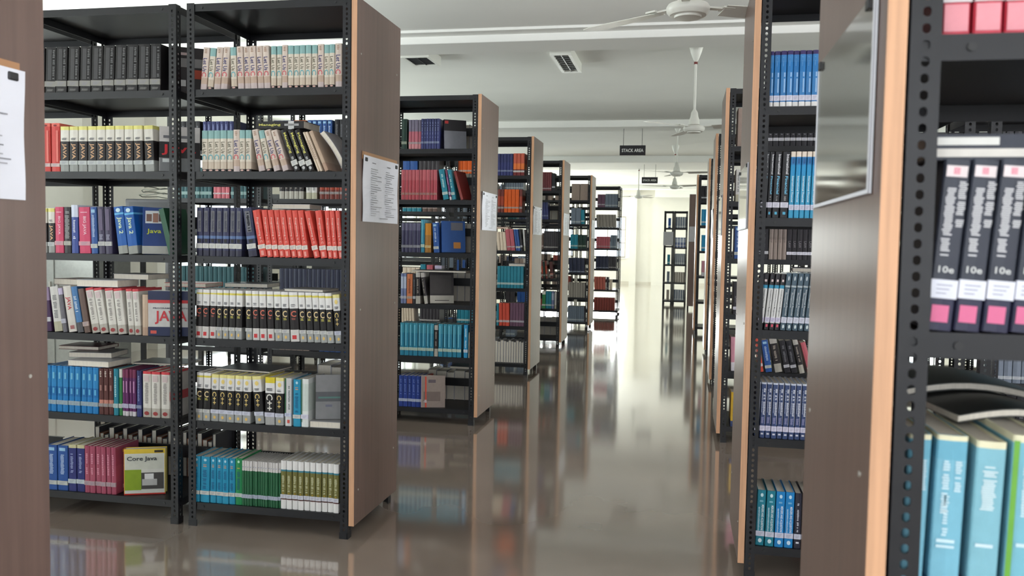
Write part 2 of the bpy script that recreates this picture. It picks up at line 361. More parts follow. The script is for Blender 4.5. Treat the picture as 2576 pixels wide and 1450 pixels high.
def run(nm, xe, y, n, pan, side=-1, lv=LV, w=.80, pitch=.855, H_=HT, **k):
    for i in range(n):
        a = xe+side*i*pitch; c = a+side*w
        rack_unit(min(a, c), max(a, c), y, DP, H_, lv, 'black steel rack, %s unit from the aisle, %s' % (['end', 'second', 'third', 'fourth', 'fifth', 'sixth'][i], nm), pan if i == 0 else None, rails=(side < 0), **k)
run('first left row with the big book display', XA, YA, 3, 1); run('second left row', XB, YB, 3, 1); run('third left row', XC, YC, 4, 1); run('fourth left row', XD, YD, 4, 1)
run('fifth left row', XE, YE, 4, 1); run('last left row, without a wooden panel', XF, YF, 4, None)
run('blurred row at the left edge', -1.459, 1.115, 2, 1)
run('nearest right row, blurred', .285, 1.2, 3, -1, 1, LV0+[.5, .113, 2.06]); run('second right row', .2905, 3.5569, 4, -1, 1, LV1)
run('third right row', .2997, 6.0196, 5, -1, 1); run('fourth right row', .325, 8.44, 5, -1, 1); run('fifth right row', .335, 10.84, 5, -1, 1)
run('sixth right row, standing slightly out', .235, 13.3, 5, -1, 1)
ROWS = [
 ('A', 1, 5, 'lL', 1, -2.203, -2.169, 6),
 ('A', 1, 5, 'lT', 1, -2.169, -2.138, 5),
 ('A', 1, 5, 'lL', 2, -2.138, -2.067, 5),
 ('A', 1, 5, 'lT', 1, -2.045, -2.013, -4),
 ('A', 1, 5, 'lL', 5, -2.012, -1.849, -3),
 ('A', 1, 5, 'lT', 2, -1.849, -1.795, 0),
 ('A', 1, 5, 'lL', 1, -1.795, -1.766, 1),
 ('A', 1, 5, 'lT', 5, -1.766, -1.624, 0),
 ('A', 1, 5, 'lL', 1, -1.624, -1.594, 0),
 ('A', 1, 5, 'lT', 2, -1.594, -1.54, 0),
 ('A', 1, 5, 'lL', 1, -1.539, -1.504, -1),
 ('A', 1, 4, 'lT', 5, -2.196, -2.037, 0),
 ('A', 1, 4, 'lL', 1, -2.037, -2.003, -2),
 ('A', 1, 4, 'lT', 2, -2.003, -1.944, -1),
 ('A', 1, 4, 'lL', 1, -1.91, -1.876, -13),
 ('A', 1, 4, 'lT', 1, -1.872, -1.842, -13),
 ('A', 1, 4, 'lL', 1, -1.834, -1.8, -15.5),
 ('A', 1, 4, 'lL', 1, -1.788, -1.756, -18),
 ('A', 1, 4, 'yel', 1, -1.734, -1.701, -21),
 ('A', 1, 4, 'yel', 2, -1.697, -1.632, -21.5),
 ('A', 1, 4, 'cream', 2, -1.621, -1.593, -23),
 ('A', 1, 4, 'beige', 1, -1.587, -1.564, -24),
 ('A', 1, 3, 'navy', 7, -2.226, -1.994, 1),
 ('A', 1, 3, 'navy', 1, -1.96, -1.913, -11),
 ('A', 1, 3, 'red', 1, -1.904, -1.866, -12),
 ('A', 1, 3, 'red', 7, -1.865, -1.659, -8),
 ('A', 1, 3, 'red', 1, -1.635, -1.605, -13),
 ('A', 1, 3, 'red', 1, -1.604, -1.571, -8),
 ('A', 1, 3, 'red', 3, -1.57, -1.492, -5),
 ('A', 1, 2, 'cR', 3, -2.234, -2.126, 1.5),
 ('A', 1, 2, 'cY', 2, -2.125, -2.062, 1),
 ('A', 1, 2, 'cY', 2, -2.061, -1.993, 1),
 ('A', 1, 2, 'cY', 1, -1.973, -1.94, -1),
 ('A', 1, 2, 'cR', 3, -1.939, -1.829, -2),
 ('A', 1, 2, 'cY', 2, -1.827, -1.75, -3),
 ('A', 1, 2, 'cR', 1, -1.749, -1.703, -5),
 ('A', 1, 2, 'cY', 5, -1.702, -1.534, -6),
 ('A', 1, 2, 'cpp', 1, -1.532, -1.494, -6),
 ('A', 1, 1, 'cY', 2, -2.233, -2.157, 1.5),
 ('A', 1, 1, 'cpp', 5, -2.156, -1.95, 1),
 ('A', 1, 1, 'cpp', 1, -1.927, -1.879, -5),
 ('A', 1, 1, 'cppw', 1, -1.877, -1.827, 0),
 ('A', 1, 1, 'cpp', 1, -1.826, -1.783, 0),
 ('A', 1, 1, 'wgreen', 1, -1.777, -1.745, 0),
 ('A', 1, 1, 'blueT', 1, -1.738, -1.698, 0),
 ('A', 1, 1, 'wgloss', 1, -1.697, -1.66, 0),
 ('A', 1, 0, 'blueT', 1, -2.251, -2.21, 10),
 ('A', 1, 0, 'blueT', 1, -2.209, -2.16, 6),
 ('A', 1, 0, 'blueT', 4, -2.159, -2.029, 1.5),
 ('A', 1, 0, 'greenT', 1, -2.029, -1.993, 0),
 ('A', 1, 0, 'thing', 15, -1.993, -1.798, 0),
 ('A', 1, 0, 'olive', 10, -1.798, -1.508, 0),
 ('A', 2, 5, 'blk', 10, -3.091, -2.462, 2),
 ('A', 2, 5, 'blk', 1, -2.462, -2.404, 1),
 ('A', 2, 4, 'coral', 3, -3.097, -2.946, 0),
 ('A', 2, 4, 'jav', 8, -2.946, -2.55, 0.5),
 ('A', 2, 4, 'jav', 1, -2.546, -2.495, -1),
 ('A', 2, 4, 'jav', 1, -2.491, -2.439, -4),
 ('A', 2, 3, 'jav', 2, -3.059, -2.979, 0),
 ('A', 2, 3, 'bigj', 1, -2.978, -2.929, 0),
 ('A', 2, 3, 'dkpl', 1, -2.927, -2.888, 0),
 ('A', 2, 3, 'bluew', 1, -2.887, -2.848, -1),
 ('A', 2, 3, 'bigj', 1, -2.846, -2.78, -1),
 ('A', 2, 3, 'bluek', 1, -2.779, -2.741, -2),
 ('A', 2, 3, 'navy2', 2, -2.739, -2.663, -2),
 ('A', 2, 3, 'java2', 2, -2.635, -2.526, -7),
 ('A', 2, 2, 'purp', 1, -3.044, -3.0, -4),
 ('A', 2, 2, 'white', 1, -2.99, -2.939, -9),
 ('A', 2, 2, 'greyb', 1, -2.938, -2.913, -9),
 ('A', 2, 2, 'javw', 1, -2.91, -2.86, -9),
 ('A', 2, 2, 'bluel', 1, -2.858, -2.821, -10),
 ('A', 2, 2, 'brn', 1, -2.82, -2.787, -10),
 ('A', 2, 2, 'wred', 2, -2.782, -2.689, -10),
 ('A', 2, 2, 'wred', 2, -2.685, -2.59, -7),
 ('A', 2, 2, 'wred', 2, -2.586, -2.514, -4),
 ('A', 2, 2, 'beige', 1, -2.512, -2.48, 0),
 ('A', 2, 1, 'sky', 9, -3.049, -2.748, 1),
 ('A', 2, 1, 'maroon', 3, -2.746, -2.669, 0),
 ('A', 2, 1, 'tealp', 1, -2.666, -2.64, 0),
 ('A', 2, 1, 'greenp', 1, -2.638, -2.621, 0),
 ('A', 2, 1, 'purp2', 3, -2.62, -2.566, 0),
 ('A', 2, 1, 'purp2', 1, -2.564, -2.544, 0),
 ('A', 2, 1, 'navyp', 1, -2.541, -2.515, 0),
 ('A', 2, 1, 'wred', 3, -2.512, -2.368, 0),
 ('A', 2, 1, 'redw', 1, -2.366, -2.348, 0),
 ('A', 2, 0, 'bluek', 2, -3.041, -2.922, 0),
 ('A', 2, 0, 'indigo', 2, -2.92, -2.831, 0),
 ('A', 2, 0, 'pink', 3, -2.829, -2.739, 0),
 ('A', 2, 0, 'pink', 3, -2.737, -2.656, -1),
 ('B', 1, 5, 'dkgreen', 1, -2.069, -2.026, 0),
 ('B', 1, 5, 'pinkgrey', 4, -2.013, -1.917, 0),
 ('B', 1, 5, 'navyp', 7, -1.917, -1.775, 0),
 ('B', 1, 4, 'rose', 10, -2.067, -1.789, 0),
 ('B', 1, 4, 'tealp', 1, -1.74, -1.694, -10),
 ('B', 1, 4, 'purp2', 1, -1.691, -1.675, -10),
 ('B', 1, 4, 'tealp', 1, -1.673, -1.644, -12),
 ('B', 1, 3, 'dkpurp', 5, -2.063, -1.914, 0),
 ('B', 1, 3, 'cyang', 1, -1.912, -1.881, 0),
 ('B', 1, 3, 'gold', 1, -1.879, -1.83, 0),
 ('B', 1, 3, 'bluek', 1, -1.808, -1.766, -4),
 ('B', 1, 2, 'silver', 2, -2.063, -2.018, 0),
 ('B', 1, 2, 'orangeb', 1, -2.016, -1.97, 0),
 ('B', 1, 2, 'blkp', 1, -1.968, -1.946, 0),
 ('B', 1, 2, 'blkw', 1, -1.944, -1.91, -2),
 ('B', 1, 2, 'blkw', 1, -1.876, -1.85, -9),
 ('B', 1, 1, 'cyang', 5, -2.065, -1.892, 0),
 ('B', 1, 1, 'cyang', 3, -1.892, -1.802, 0),
 ('B', 1, 1, 'blkw', 1, -1.798, -1.768, 0),
 ('B', 1, 1, 'cyang', 5, -1.766, -1.587, 0),
 ('B', 1, 1, 'cyanb', 1, -1.57, -1.538, 0),
 ('B', 1, 1, 'cream', 1, -1.533, -1.514, 0),
 ('B', 1, 0, 'blued', 6, -2.071, -1.867, 0),
 ('B', 1, 0, 'redp', 1, -1.865, -1.85, -2),
 ('C', 1, 5, 'navyp', 5, -1.871, -1.71, 0),
 ('C', 1, 5, 'orred', 3, -1.708, -1.591, 0),
 ('C', 1, 4, 'brnred', 2, -1.865, -1.799, 0),
 ('C', 1, 4, 'orange', 4, -1.797, -1.64, 0),
 ('C', 1, 4, 'brnred', 1, -1.638, -1.607, 0),
 ('C', 1, 3, 'cream', 3, -1.858, -1.759, -6),
 ('C', 1, 3, 'pinkb', 2, -1.757, -1.669, -7),
 ('C', 1, 3, 'bluek', 2, -1.663, -1.615, -8),
 ('C', 1, 3, 'blkp', 1, -1.613, -1.591, -7),
 ('C', 1, 3, 'white', 1, -1.579, -1.559, -5),
 ('C', 1, 2, 'tealp', 8, -1.856, -1.579, 0),
 ('C', 1, 1, 'tealp', 1, -1.859, -1.833, 0),
 ('C', 1, 1, 'redp', 3, -1.829, -1.718, -3),
 ('C', 1, 1, 'purpg', 5, -1.716, -1.566, 0),
 ('D', 1, 5, 'maroon2', 5, -1.815, -1.686, 0),
 ('D', 1, 5, 'blkp', 1, -1.68, -1.635, -4),
 ('D', 1, 4, 'navyp', 3, -1.808, -1.719, -3),
 ('D', 1, 3, 'brn', 1, -1.801, -1.778, 0),
 ('D', 1, 3, 'dkgrey', 7, -1.775, -1.58, 0),
 ('D', 1, 2, 'brnred', 1, -1.792, -1.77, -4),
 ('D', 1, 2, 'dkgreen', 1, -1.768, -1.743, -5),
 ('D', 1, 2, 'brnred', 1, -1.738, -1.713, -5),
 ('D', 1, 2, 'maroon', 1, -1.679, -1.634, -5),
 ('D', 1, 1, 'greenp', 1, -1.783, -1.737, 0),
 ('D', 1, 1, 'tealp', 2, -1.735, -1.658, 0),
 ('D', 1, 1, 'silver', 1, -1.656, -1.622, 0),
 ('D', 1, 1, 'white', 1, -1.615, -1.586, 0),
 ('E', 1, 5, 'kraft', 2, -1.738, -1.464, 0),
 ('E', 1, 4, 'greyblue', 2, -1.738, -1.578, 0),
 ('E', 1, 4, 'tealp', 1, -1.572, -1.512, -6),
 ('E', 1, 3, 'tealp', 2, -1.739, -1.617, 0),
 ('E', 1, 3, 'dkgreen', 2, -1.613, -1.481, 0),
 ('E', 1, 2, 'dknavy', 4, -1.75, -1.495, -2),
 ('E', 1, 1, 'greyw', 7, -1.755, -1.483, 0),
 ('E', 1, 0, 'greyblue', 9, -1.759, -1.49, 0),
 ('F', 1, 5, 'purpg', 2, -1.569, -1.426, 0),
 ('F', 1, 5, 'greyblue', 4, -1.421, -1.184, 0),
 ('F', 1, 4, 'greyw', 6, -1.572, -1.208, -3),
 ('F', 1, 3, 'pinkb', 6, -1.574, -1.316, 0),
 ('F', 1, 3, 'greyblue', 2, -1.309, -1.199, 0),
 ('F', 1, 2, 'dknavy', 4, -1.577, -1.333, 0),
 ('F', 1, 2, 'dkgrey', 2, -1.329, -1.19, 0),
 ('F', 1, 1, 'salmon', 4, -1.591, -1.38, -2),
 ('F', 1, 1, 'dkgrey', 1, -1.369, -1.325, 0),
 ('F', 1, 1, 'cream', 1, -1.311, -1.263, 0),
 ('F', 1, 0, 'brick', 8, -1.593, -1.205, 0),
 ('r1', 1, 4, 'bluefin', 1, 0.324, 0.345, 0),
 ('r1', 1, 4, 'bluefin', 7, 0.345, 0.513, 0),
 ('r1', 1, 4, 'maroonb', 1, 0.513, 0.528, 0),
 ('r1', 1, 4, 'navyp', 5, 0.529, 0.618, 0),
 ('r1', 1, 3, 'ifblk', 1, 0.305, 0.331, 2),
 ('r1', 1, 3, 'ifblk', 1, 0.332, 0.352, 2),
 ('r1', 1, 3, 'ifblk', 1, 0.352, 0.381, 2),
 ('r1', 1, 3, 'ifblk', 1, 0.382, 0.415, 1),
 ('r1', 1, 3, 'ifcyan', 9, 0.416, 0.601, 1),
 ('r1', 1, 2, 'ifmw', 1, 0.308, 0.333, 5),
 ('r1', 1, 2, 'ifmw', 3, 0.335, 0.397, 5),
 ('r1', 1, 2, 'ifmt', 8, 0.398, 0.583, 5),
 ('r1', 1, 1, 'corp', 1, 0.31, 0.33, 1),
 ('r1', 1, 1, 'corp', 8, 0.331, 0.513, 1),
 ('r1', 1, 1, 'corp', 4, 0.514, 0.601, 1),
 ('r1', 1, 0, 'merg1', 2, 0.328, 0.403, 1),
 ('r1', 1, 0, 'merg2', 2, 0.404, 0.479, 1),
 ('r1', 1, 0, 'mergk', 3, 0.48, 0.567, 0),
 ('r0', 1, 2, 'crim', 3, 0.325, 0.438, 0),
 ('r0', 1, 1, 'blk10', 5, 0.32, 0.494, 4),
 ('r0', 1, 0, 'cy', 1, 0.3, 0.332, 1.5),
 ('r0', 1, 0, 'cy', 1, 0.336, 0.378, 1.5),
 ('r0', 1, 0, 'cypale', 1, 0.384, 0.424, 1.5),
 ('r0', 1, 0, 'cygr', 1, 0.428, 0.476, 1.5),
 ('r0', 1, 0, 'cypale', 1, 0.48, 0.52, 1.5),
 ('r0', 1, 0, 'cy', 1, 0.524, 0.562, 1.5),
 ('r2', 1, 5, 'kraft', 1, 0.35, 0.486, 0),
 ('r2', 1, 5, 'blkp', 9, 0.551, 0.885, 0),
 ('r2', 1, 4, 'white', 2, 0.351, 0.446, 0),
 ('r2', 1, 4, 'bluek', 3, 0.459, 0.642, 0),
 ('r2', 1, 3, 'bluek', 2, 0.355, 0.45, 0),
 ('r2', 1, 3, 'blkp', 1, 0.51, 0.584, 0),
 ('r2', 1, 3, 'lawgrey', 4, 0.584, 0.701, 2),
 ('r2', 1, 3, 'lawblk', 5, 0.701, 0.871, 0),
 ('r2', 1, 2, 'lawblk', 2, 0.358, 0.451, 0),
 ('r2', 1, 2, 'blkp', 3, 0.483, 0.667, 0),
 ('r2', 1, 1, 'pinkw', 2, 0.357, 0.447, -2),
 ('r2', 1, 1, 'redp', 1, 0.553, 0.58, -10),
 ('r2', 1, 1, 'bluek', 1, 0.59, 0.637, -10),
 ('r2', 1, 1, 'blkw', 1, 0.653, 0.706, -12),
 ('r2', 1, 1, 'blkp', 2, 0.716, 0.804, -12),
 ('r2', 1, 1, 'blkw', 1, 0.815, 0.851, -14),
 ('r2', 1, 1, 'pinkb', 1, 0.872, 0.908, -16),
 ('r2', 1, 0, 'yellow', 1, 0.363, 0.416, 0),
 ('r2', 1, 0, 'orangeb', 1, 0.419, 0.449, 0),
 ('r5', 1, 5, 'blkp', 3, 0.275, 0.405, 0),
 ('r5', 1, 4, 'cyanb', 3, 0.286, 0.416, 0),
 ('r5', 1, 3, 'cyanb', 3, 0.297, 0.427, 0),
 ('r5', 1, 2, 'pinkw', 3, 0.308, 0.438, 0),
 ('C', 1, 5, 'bluek', 2, -2.891, -2.726, 0),
 ('C', 1, 5, 'dkgrey', 5, -2.713, -2.489, 0),
 ('C', 1, 5, 'orange', 4, -2.339, -2.144, 0),
 ('C', 1, 4, 'tealp', 4, -2.896, -2.678, 0),
 ('C', 1, 4, 'brn', 3, -2.67, -2.506, 0),
 ('C', 1, 3, 'kraft', 2, -2.883, -2.717, 0),
 ('C', 1, 3, 'greyb', 3, -2.544, -2.393, 0),
 ('C', 1, 3, 'blkw', 4, -2.372, -2.133, 0),
 ('C', 1, 2, 'cream', 4, -2.879, -2.691, 0),
 ('C', 1, 2, 'tealp', 1, -2.687, -2.626, 0),
 ('C', 1, 2, 'pinkb', 1, -2.617, -2.548, 0),
 ('C', 1, 2, 'greyb', 2, -2.531, -2.367, 0),
 ('C', 1, 1, 'cream', 5, -2.884, -2.744, -3),
 ('C', 1, 1, 'dkgrey', 6, -2.687, -2.47, 0),
 ('C', 1, 1, 'tealp', 4, -2.284, -2.113, 0),
 ('D', 1, 5, 'greyblue', 8, -2.327, -2.061, 0),
 ('D', 1, 3, 'brnred', 2, -2.315, -2.212, 0),
 ('D', 1, 2, 'blkp', 3, -2.33, -2.179, 0),
 ('D', 1, 1, 'bluek', 3, -2.119, -1.958, 0),
 ('B', 2, 5, 'navyp', 5, -3.1, -2.93, 0),
 ('B', 2, 5, 'orangeb', 3, -2.93, -2.83, 0),
 ('B', 2, 5, 'bluek', 5, -2.82, -2.62, 0),
 ('B', 2, 5, 'blkp', 6, -2.6, -2.36, 0),
 ('B', 2, 4, 'blkw', 5, -3.05, -2.85, 0),
 ('B', 2, 4, 'white', 2, -2.83, -2.74, 0),
 ('B', 2, 4, 'brnred', 9, -2.72, -2.36, 0),
 ('B', 2, 3, 'kraft', 6, -3.08, -2.75, 0),
 ('B', 2, 3, 'cream', 6, -2.7, -2.38, 0),
 ('B', 2, 2, 'dknavy', 18, -3.05, -2.36, 0),
 ('B', 2, 1, 'kraft', 5, -3.05, -2.8, 0),
 ('B', 2, 1, 'bluek', 8, -2.72, -2.36, 0),
 ('B', 3, 5, 'blkp', 5, -3.93, -3.72, 0),
 ('B', 3, 5, 'navyp', 8, -3.7, -3.4, 0),
 ('B', 3, 4, 'tealdk', 9, -3.93, -3.62, 0),
 ('B', 3, 4, 'pinkb', 4, -3.61, -3.47, 0),
 ('B', 3, 4, 'tealdk', 6, -3.46, -3.24, 0),
 ('B', 3, 2, 'tealdk', 18, -3.93, -3.22, 0),
 ('B', 3, 1, 'dkgrey', 8, -3.6, -3.24, 0),
 ('r1', 2, 4, 'cyanb', 7, 1.42, 1.72, 0),
 ('r1', 2, 4, 'blkp', 4, 1.16, 1.36, 0),
 ('r1', 2, 3, 'cyang', 8, 1.2, 1.6, 0),
 ('r1', 2, 2, 'greyblue', 7, 1.17, 1.5, 0),
 ('r1', 2, 2, 'blkp', 9, 1.52, 1.92, 0),
 ('r1', 2, 1, 'blkp', 6, 1.17, 1.4, 0),
 ('r1', 2, 1, 'silver', 12, 1.41, 1.92, 0),
 ('r1', 2, 0, 'blkp', 5, 1.2, 1.5, 0),
 ('r2', 3, 0, 'dkgrey', 16, 2.03, 2.78, 0),
 ('r2', 3, 1, 'greyblue', 14, 2.03, 2.78, 0),
 ('r2', 3, 2, 'blkp', 17, 2.03, 2.78, 0),
 ('r2', 3, 3, 'dkpurp', 15, 2.03, 2.78, 0),
 ('r2', 3, 4, 'tealdk', 16, 2.03, 2.78, 0),
 ('r2', 3, 5, 'blkp', 15, 2.03, 2.78, 0),
 ('C', 2, 0, 'greyb', 2, -3.141, -3.017, 0),
 ('C', 2, 0, 'tealdk', 3, -2.967, -2.781, 0),
 ('C', 2, 0, 'dkgrey', 2, -2.731, -2.607, 0),
 ('C', 2, 0, 'bluek', 2, -2.577, -2.453, 0),
 ('C', 2, 1, 'cream', 3, -3.122, -2.936, 0),
 ('C', 2, 2, 'bluek', 3, -3.157, -2.971, 0),
 ('C', 2, 3, 'greyb', 2, -3.081, -2.957, 0),
 ('C', 2, 3, 'kraft', 2, -2.687, -2.563, 0),
 ('C', 2, 4, 'cream', 2, -3.117, -2.993, 0),
 ('C', 2, 5, 'kraft', 2, -3.113, -2.989, 0),
 ('D', 1, 0, 'greyblue', 2, -2.267, -2.143, 0),
 ('D', 1, 1, 'dkgrey', 2, -2.275, -2.151, 0),
 ('D', 1, 2, 'kraft', 2, -2.162, -2.038, 0),
 ('D', 1, 3, 'dkgrey', 2, -2.174, -2.05, 0),
 ('D', 1, 4, 'tealdk', 2, -2.265, -2.141, 0),
 ('D', 2, 0, 'bluek', 3, -3.164, -2.978, 0),
 ('D', 2, 0, 'bluek', 3, -2.928, -2.742, 0),
 ('D', 2, 0, 'greyblue', 2, -2.692, -2.568, 0),
 ('D', 2, 1, 'bluek', 3, -3.143, -2.957, 0),
 ('D', 2, 1, 'greyblue', 3, -2.927, -2.741, 0),
 ('D', 2, 1, 'kraft', 2, -2.711, -2.587, 0),
 ('D', 2, 2, 'greyblue', 3, -3.176, -2.99, 0),
 ('D', 2, 2, 'bluek', 2, -2.96, -2.836, 0),
 ('D', 2, 2, 'greyblue', 3, -2.786, -2.6, 0),
 ('D', 2, 2, 'dkgrey', 2, -2.55, -2.426, 0),
 ('D', 2, 3, 'greyblue', 3, -3.16, -2.974, 0),
 ('D', 2, 3, 'bluek', 2, -2.944, -2.82, 0),
 ('D', 2, 3, 'cream', 3, -2.79, -2.604, 0),
 ('D', 2, 4, 'dkgrey', 2, -3.111, -2.987, 0),
 ('D', 2, 4, 'greyblue', 3, -2.957, -2.771, 0),
 ('D', 2, 4, 'cream', 2, -2.741, -2.617, 0),
 ('D', 2, 4, 'kraft', 2, -2.587, -2.463, 0),
 ('D', 2, 5, 'bluek', 2, -3.112, -2.988, 0),
 ('D', 2, 5, 'dkgrey', 3, -2.938, -2.752, 0),
 ('D', 2, 5, 'kraft', 3, -2.722, -2.536, 0),
 ('E', 2, 0, 'greyblue', 3, -3.039, -2.853, 0),
 ('E', 2, 0, 'greyblue', 2, -2.853, -2.729, 0),
 ('E', 2, 0, 'dknavy', 2, -2.729, -2.605, 0),
 ('E', 2, 0, 'kraft', 2, -2.555, -2.431, 0),
 ('E', 2, 1, 'greyw', 3, -3.04, -2.854, 0),
 ('E', 2, 1, 'greyw', 3, -2.804, -2.618, 0),
 ('E', 2, 1, 'greyblue', 3, -2.618, -2.432, 0),
 ('E', 2, 2, 'greyblue', 2, -3.069, -2.945, 0),
 ('E', 2, 2, 'kraft', 2, -2.895, -2.771, 0),
 ('E', 2, 2, 'dknavy', 3, -2.771, -2.585, 0),
 ('E', 2, 2, 'greyblue', 3, -2.585, -2.399, 0),
 ('E', 2, 3, 'greyw', 3, -3.007, -2.821, 0),
 ('E', 2, 3, 'kraft', 2, -2.821, -2.697, 0),
 ('E', 2, 3, 'greyblue', 2, -2.647, -2.523, 0),
 ('E', 2, 3, 'greyw', 2, -2.473, -2.349, 0),
 ('E', 2, 4, 'greyw', 3, -3.059, -2.873, 0),
 ('E', 2, 4, 'greyw', 2, -2.823, -2.699, 0),
 ('E', 2, 4, 'dknavy', 3, -2.649, -2.463, 0),
 ('E', 2, 5, 'kraft', 2, -3.068, -2.944, 0),
 ('E', 2, 5, 'greyblue', 3, -2.894, -2.708, 0),
 ('E', 2, 5, 'dknavy', 2, -2.708, -2.584, 0),
 ('E', 2, 5, 'greyw', 2, -2.584, -2.46, 0),
 ('F', 2, 0, 'greyw', 2, -2.754, -2.63, 0),
 ('F', 2, 0, 'brick', 2, -2.63, -2.506, 0),
 ('F', 2, 0, 'dknavy', 3, -2.506, -2.32, 0),
 ('F', 2, 0, 'dknavy', 3, -2.32, -2.134, 0),
 ('F', 2, 1, 'kraft', 2, -2.747, -2.623, 0),
 ('F', 2, 1, 'kraft', 2, -2.573, -2.449, 0),
 ('F', 2, 1, 'kraft', 2, -2.399, -2.275, 0),
 ('F', 2, 1, 'brick', 3, -2.225, -2.039, 0),
 ('F', 2, 2, 'brick', 2, -2.748, -2.624, 0),
 ('F', 2, 2, 'kraft', 3, -2.624, -2.438, 0),
 ('F', 2, 2, 'brick', 3, -2.388, -2.202, 0),
 ('F', 2, 3, 'brick', 3, -2.768, -2.582, 0),
 ('F', 2, 3, 'kraft', 3, -2.532, -2.346, 0),
 ('F', 2, 3, 'brick', 3, -2.296, -2.11, 0),
 ('F', 2, 4, 'kraft', 3, -2.778, -2.592, 0),
 ('F', 2, 4, 'dknavy', 2, -2.592, -2.468, 0),
 ('F', 2, 4, 'kraft', 3, -2.468, -2.282, 0),
 ('F', 2, 4, 'kraft', 3, -2.282, -2.096, 0),
 ('F', 2, 5, 'greyw', 3, -2.732, -2.546, 0),
 ('F', 2, 5, 'kraft', 2, -2.546, -2.422, 0),
 ('F', 2, 5, 'kraft', 2, -2.372, -2.248, 0),
 ('F', 2, 5, 'greyw', 2, -2.248, -2.124, 0),
]
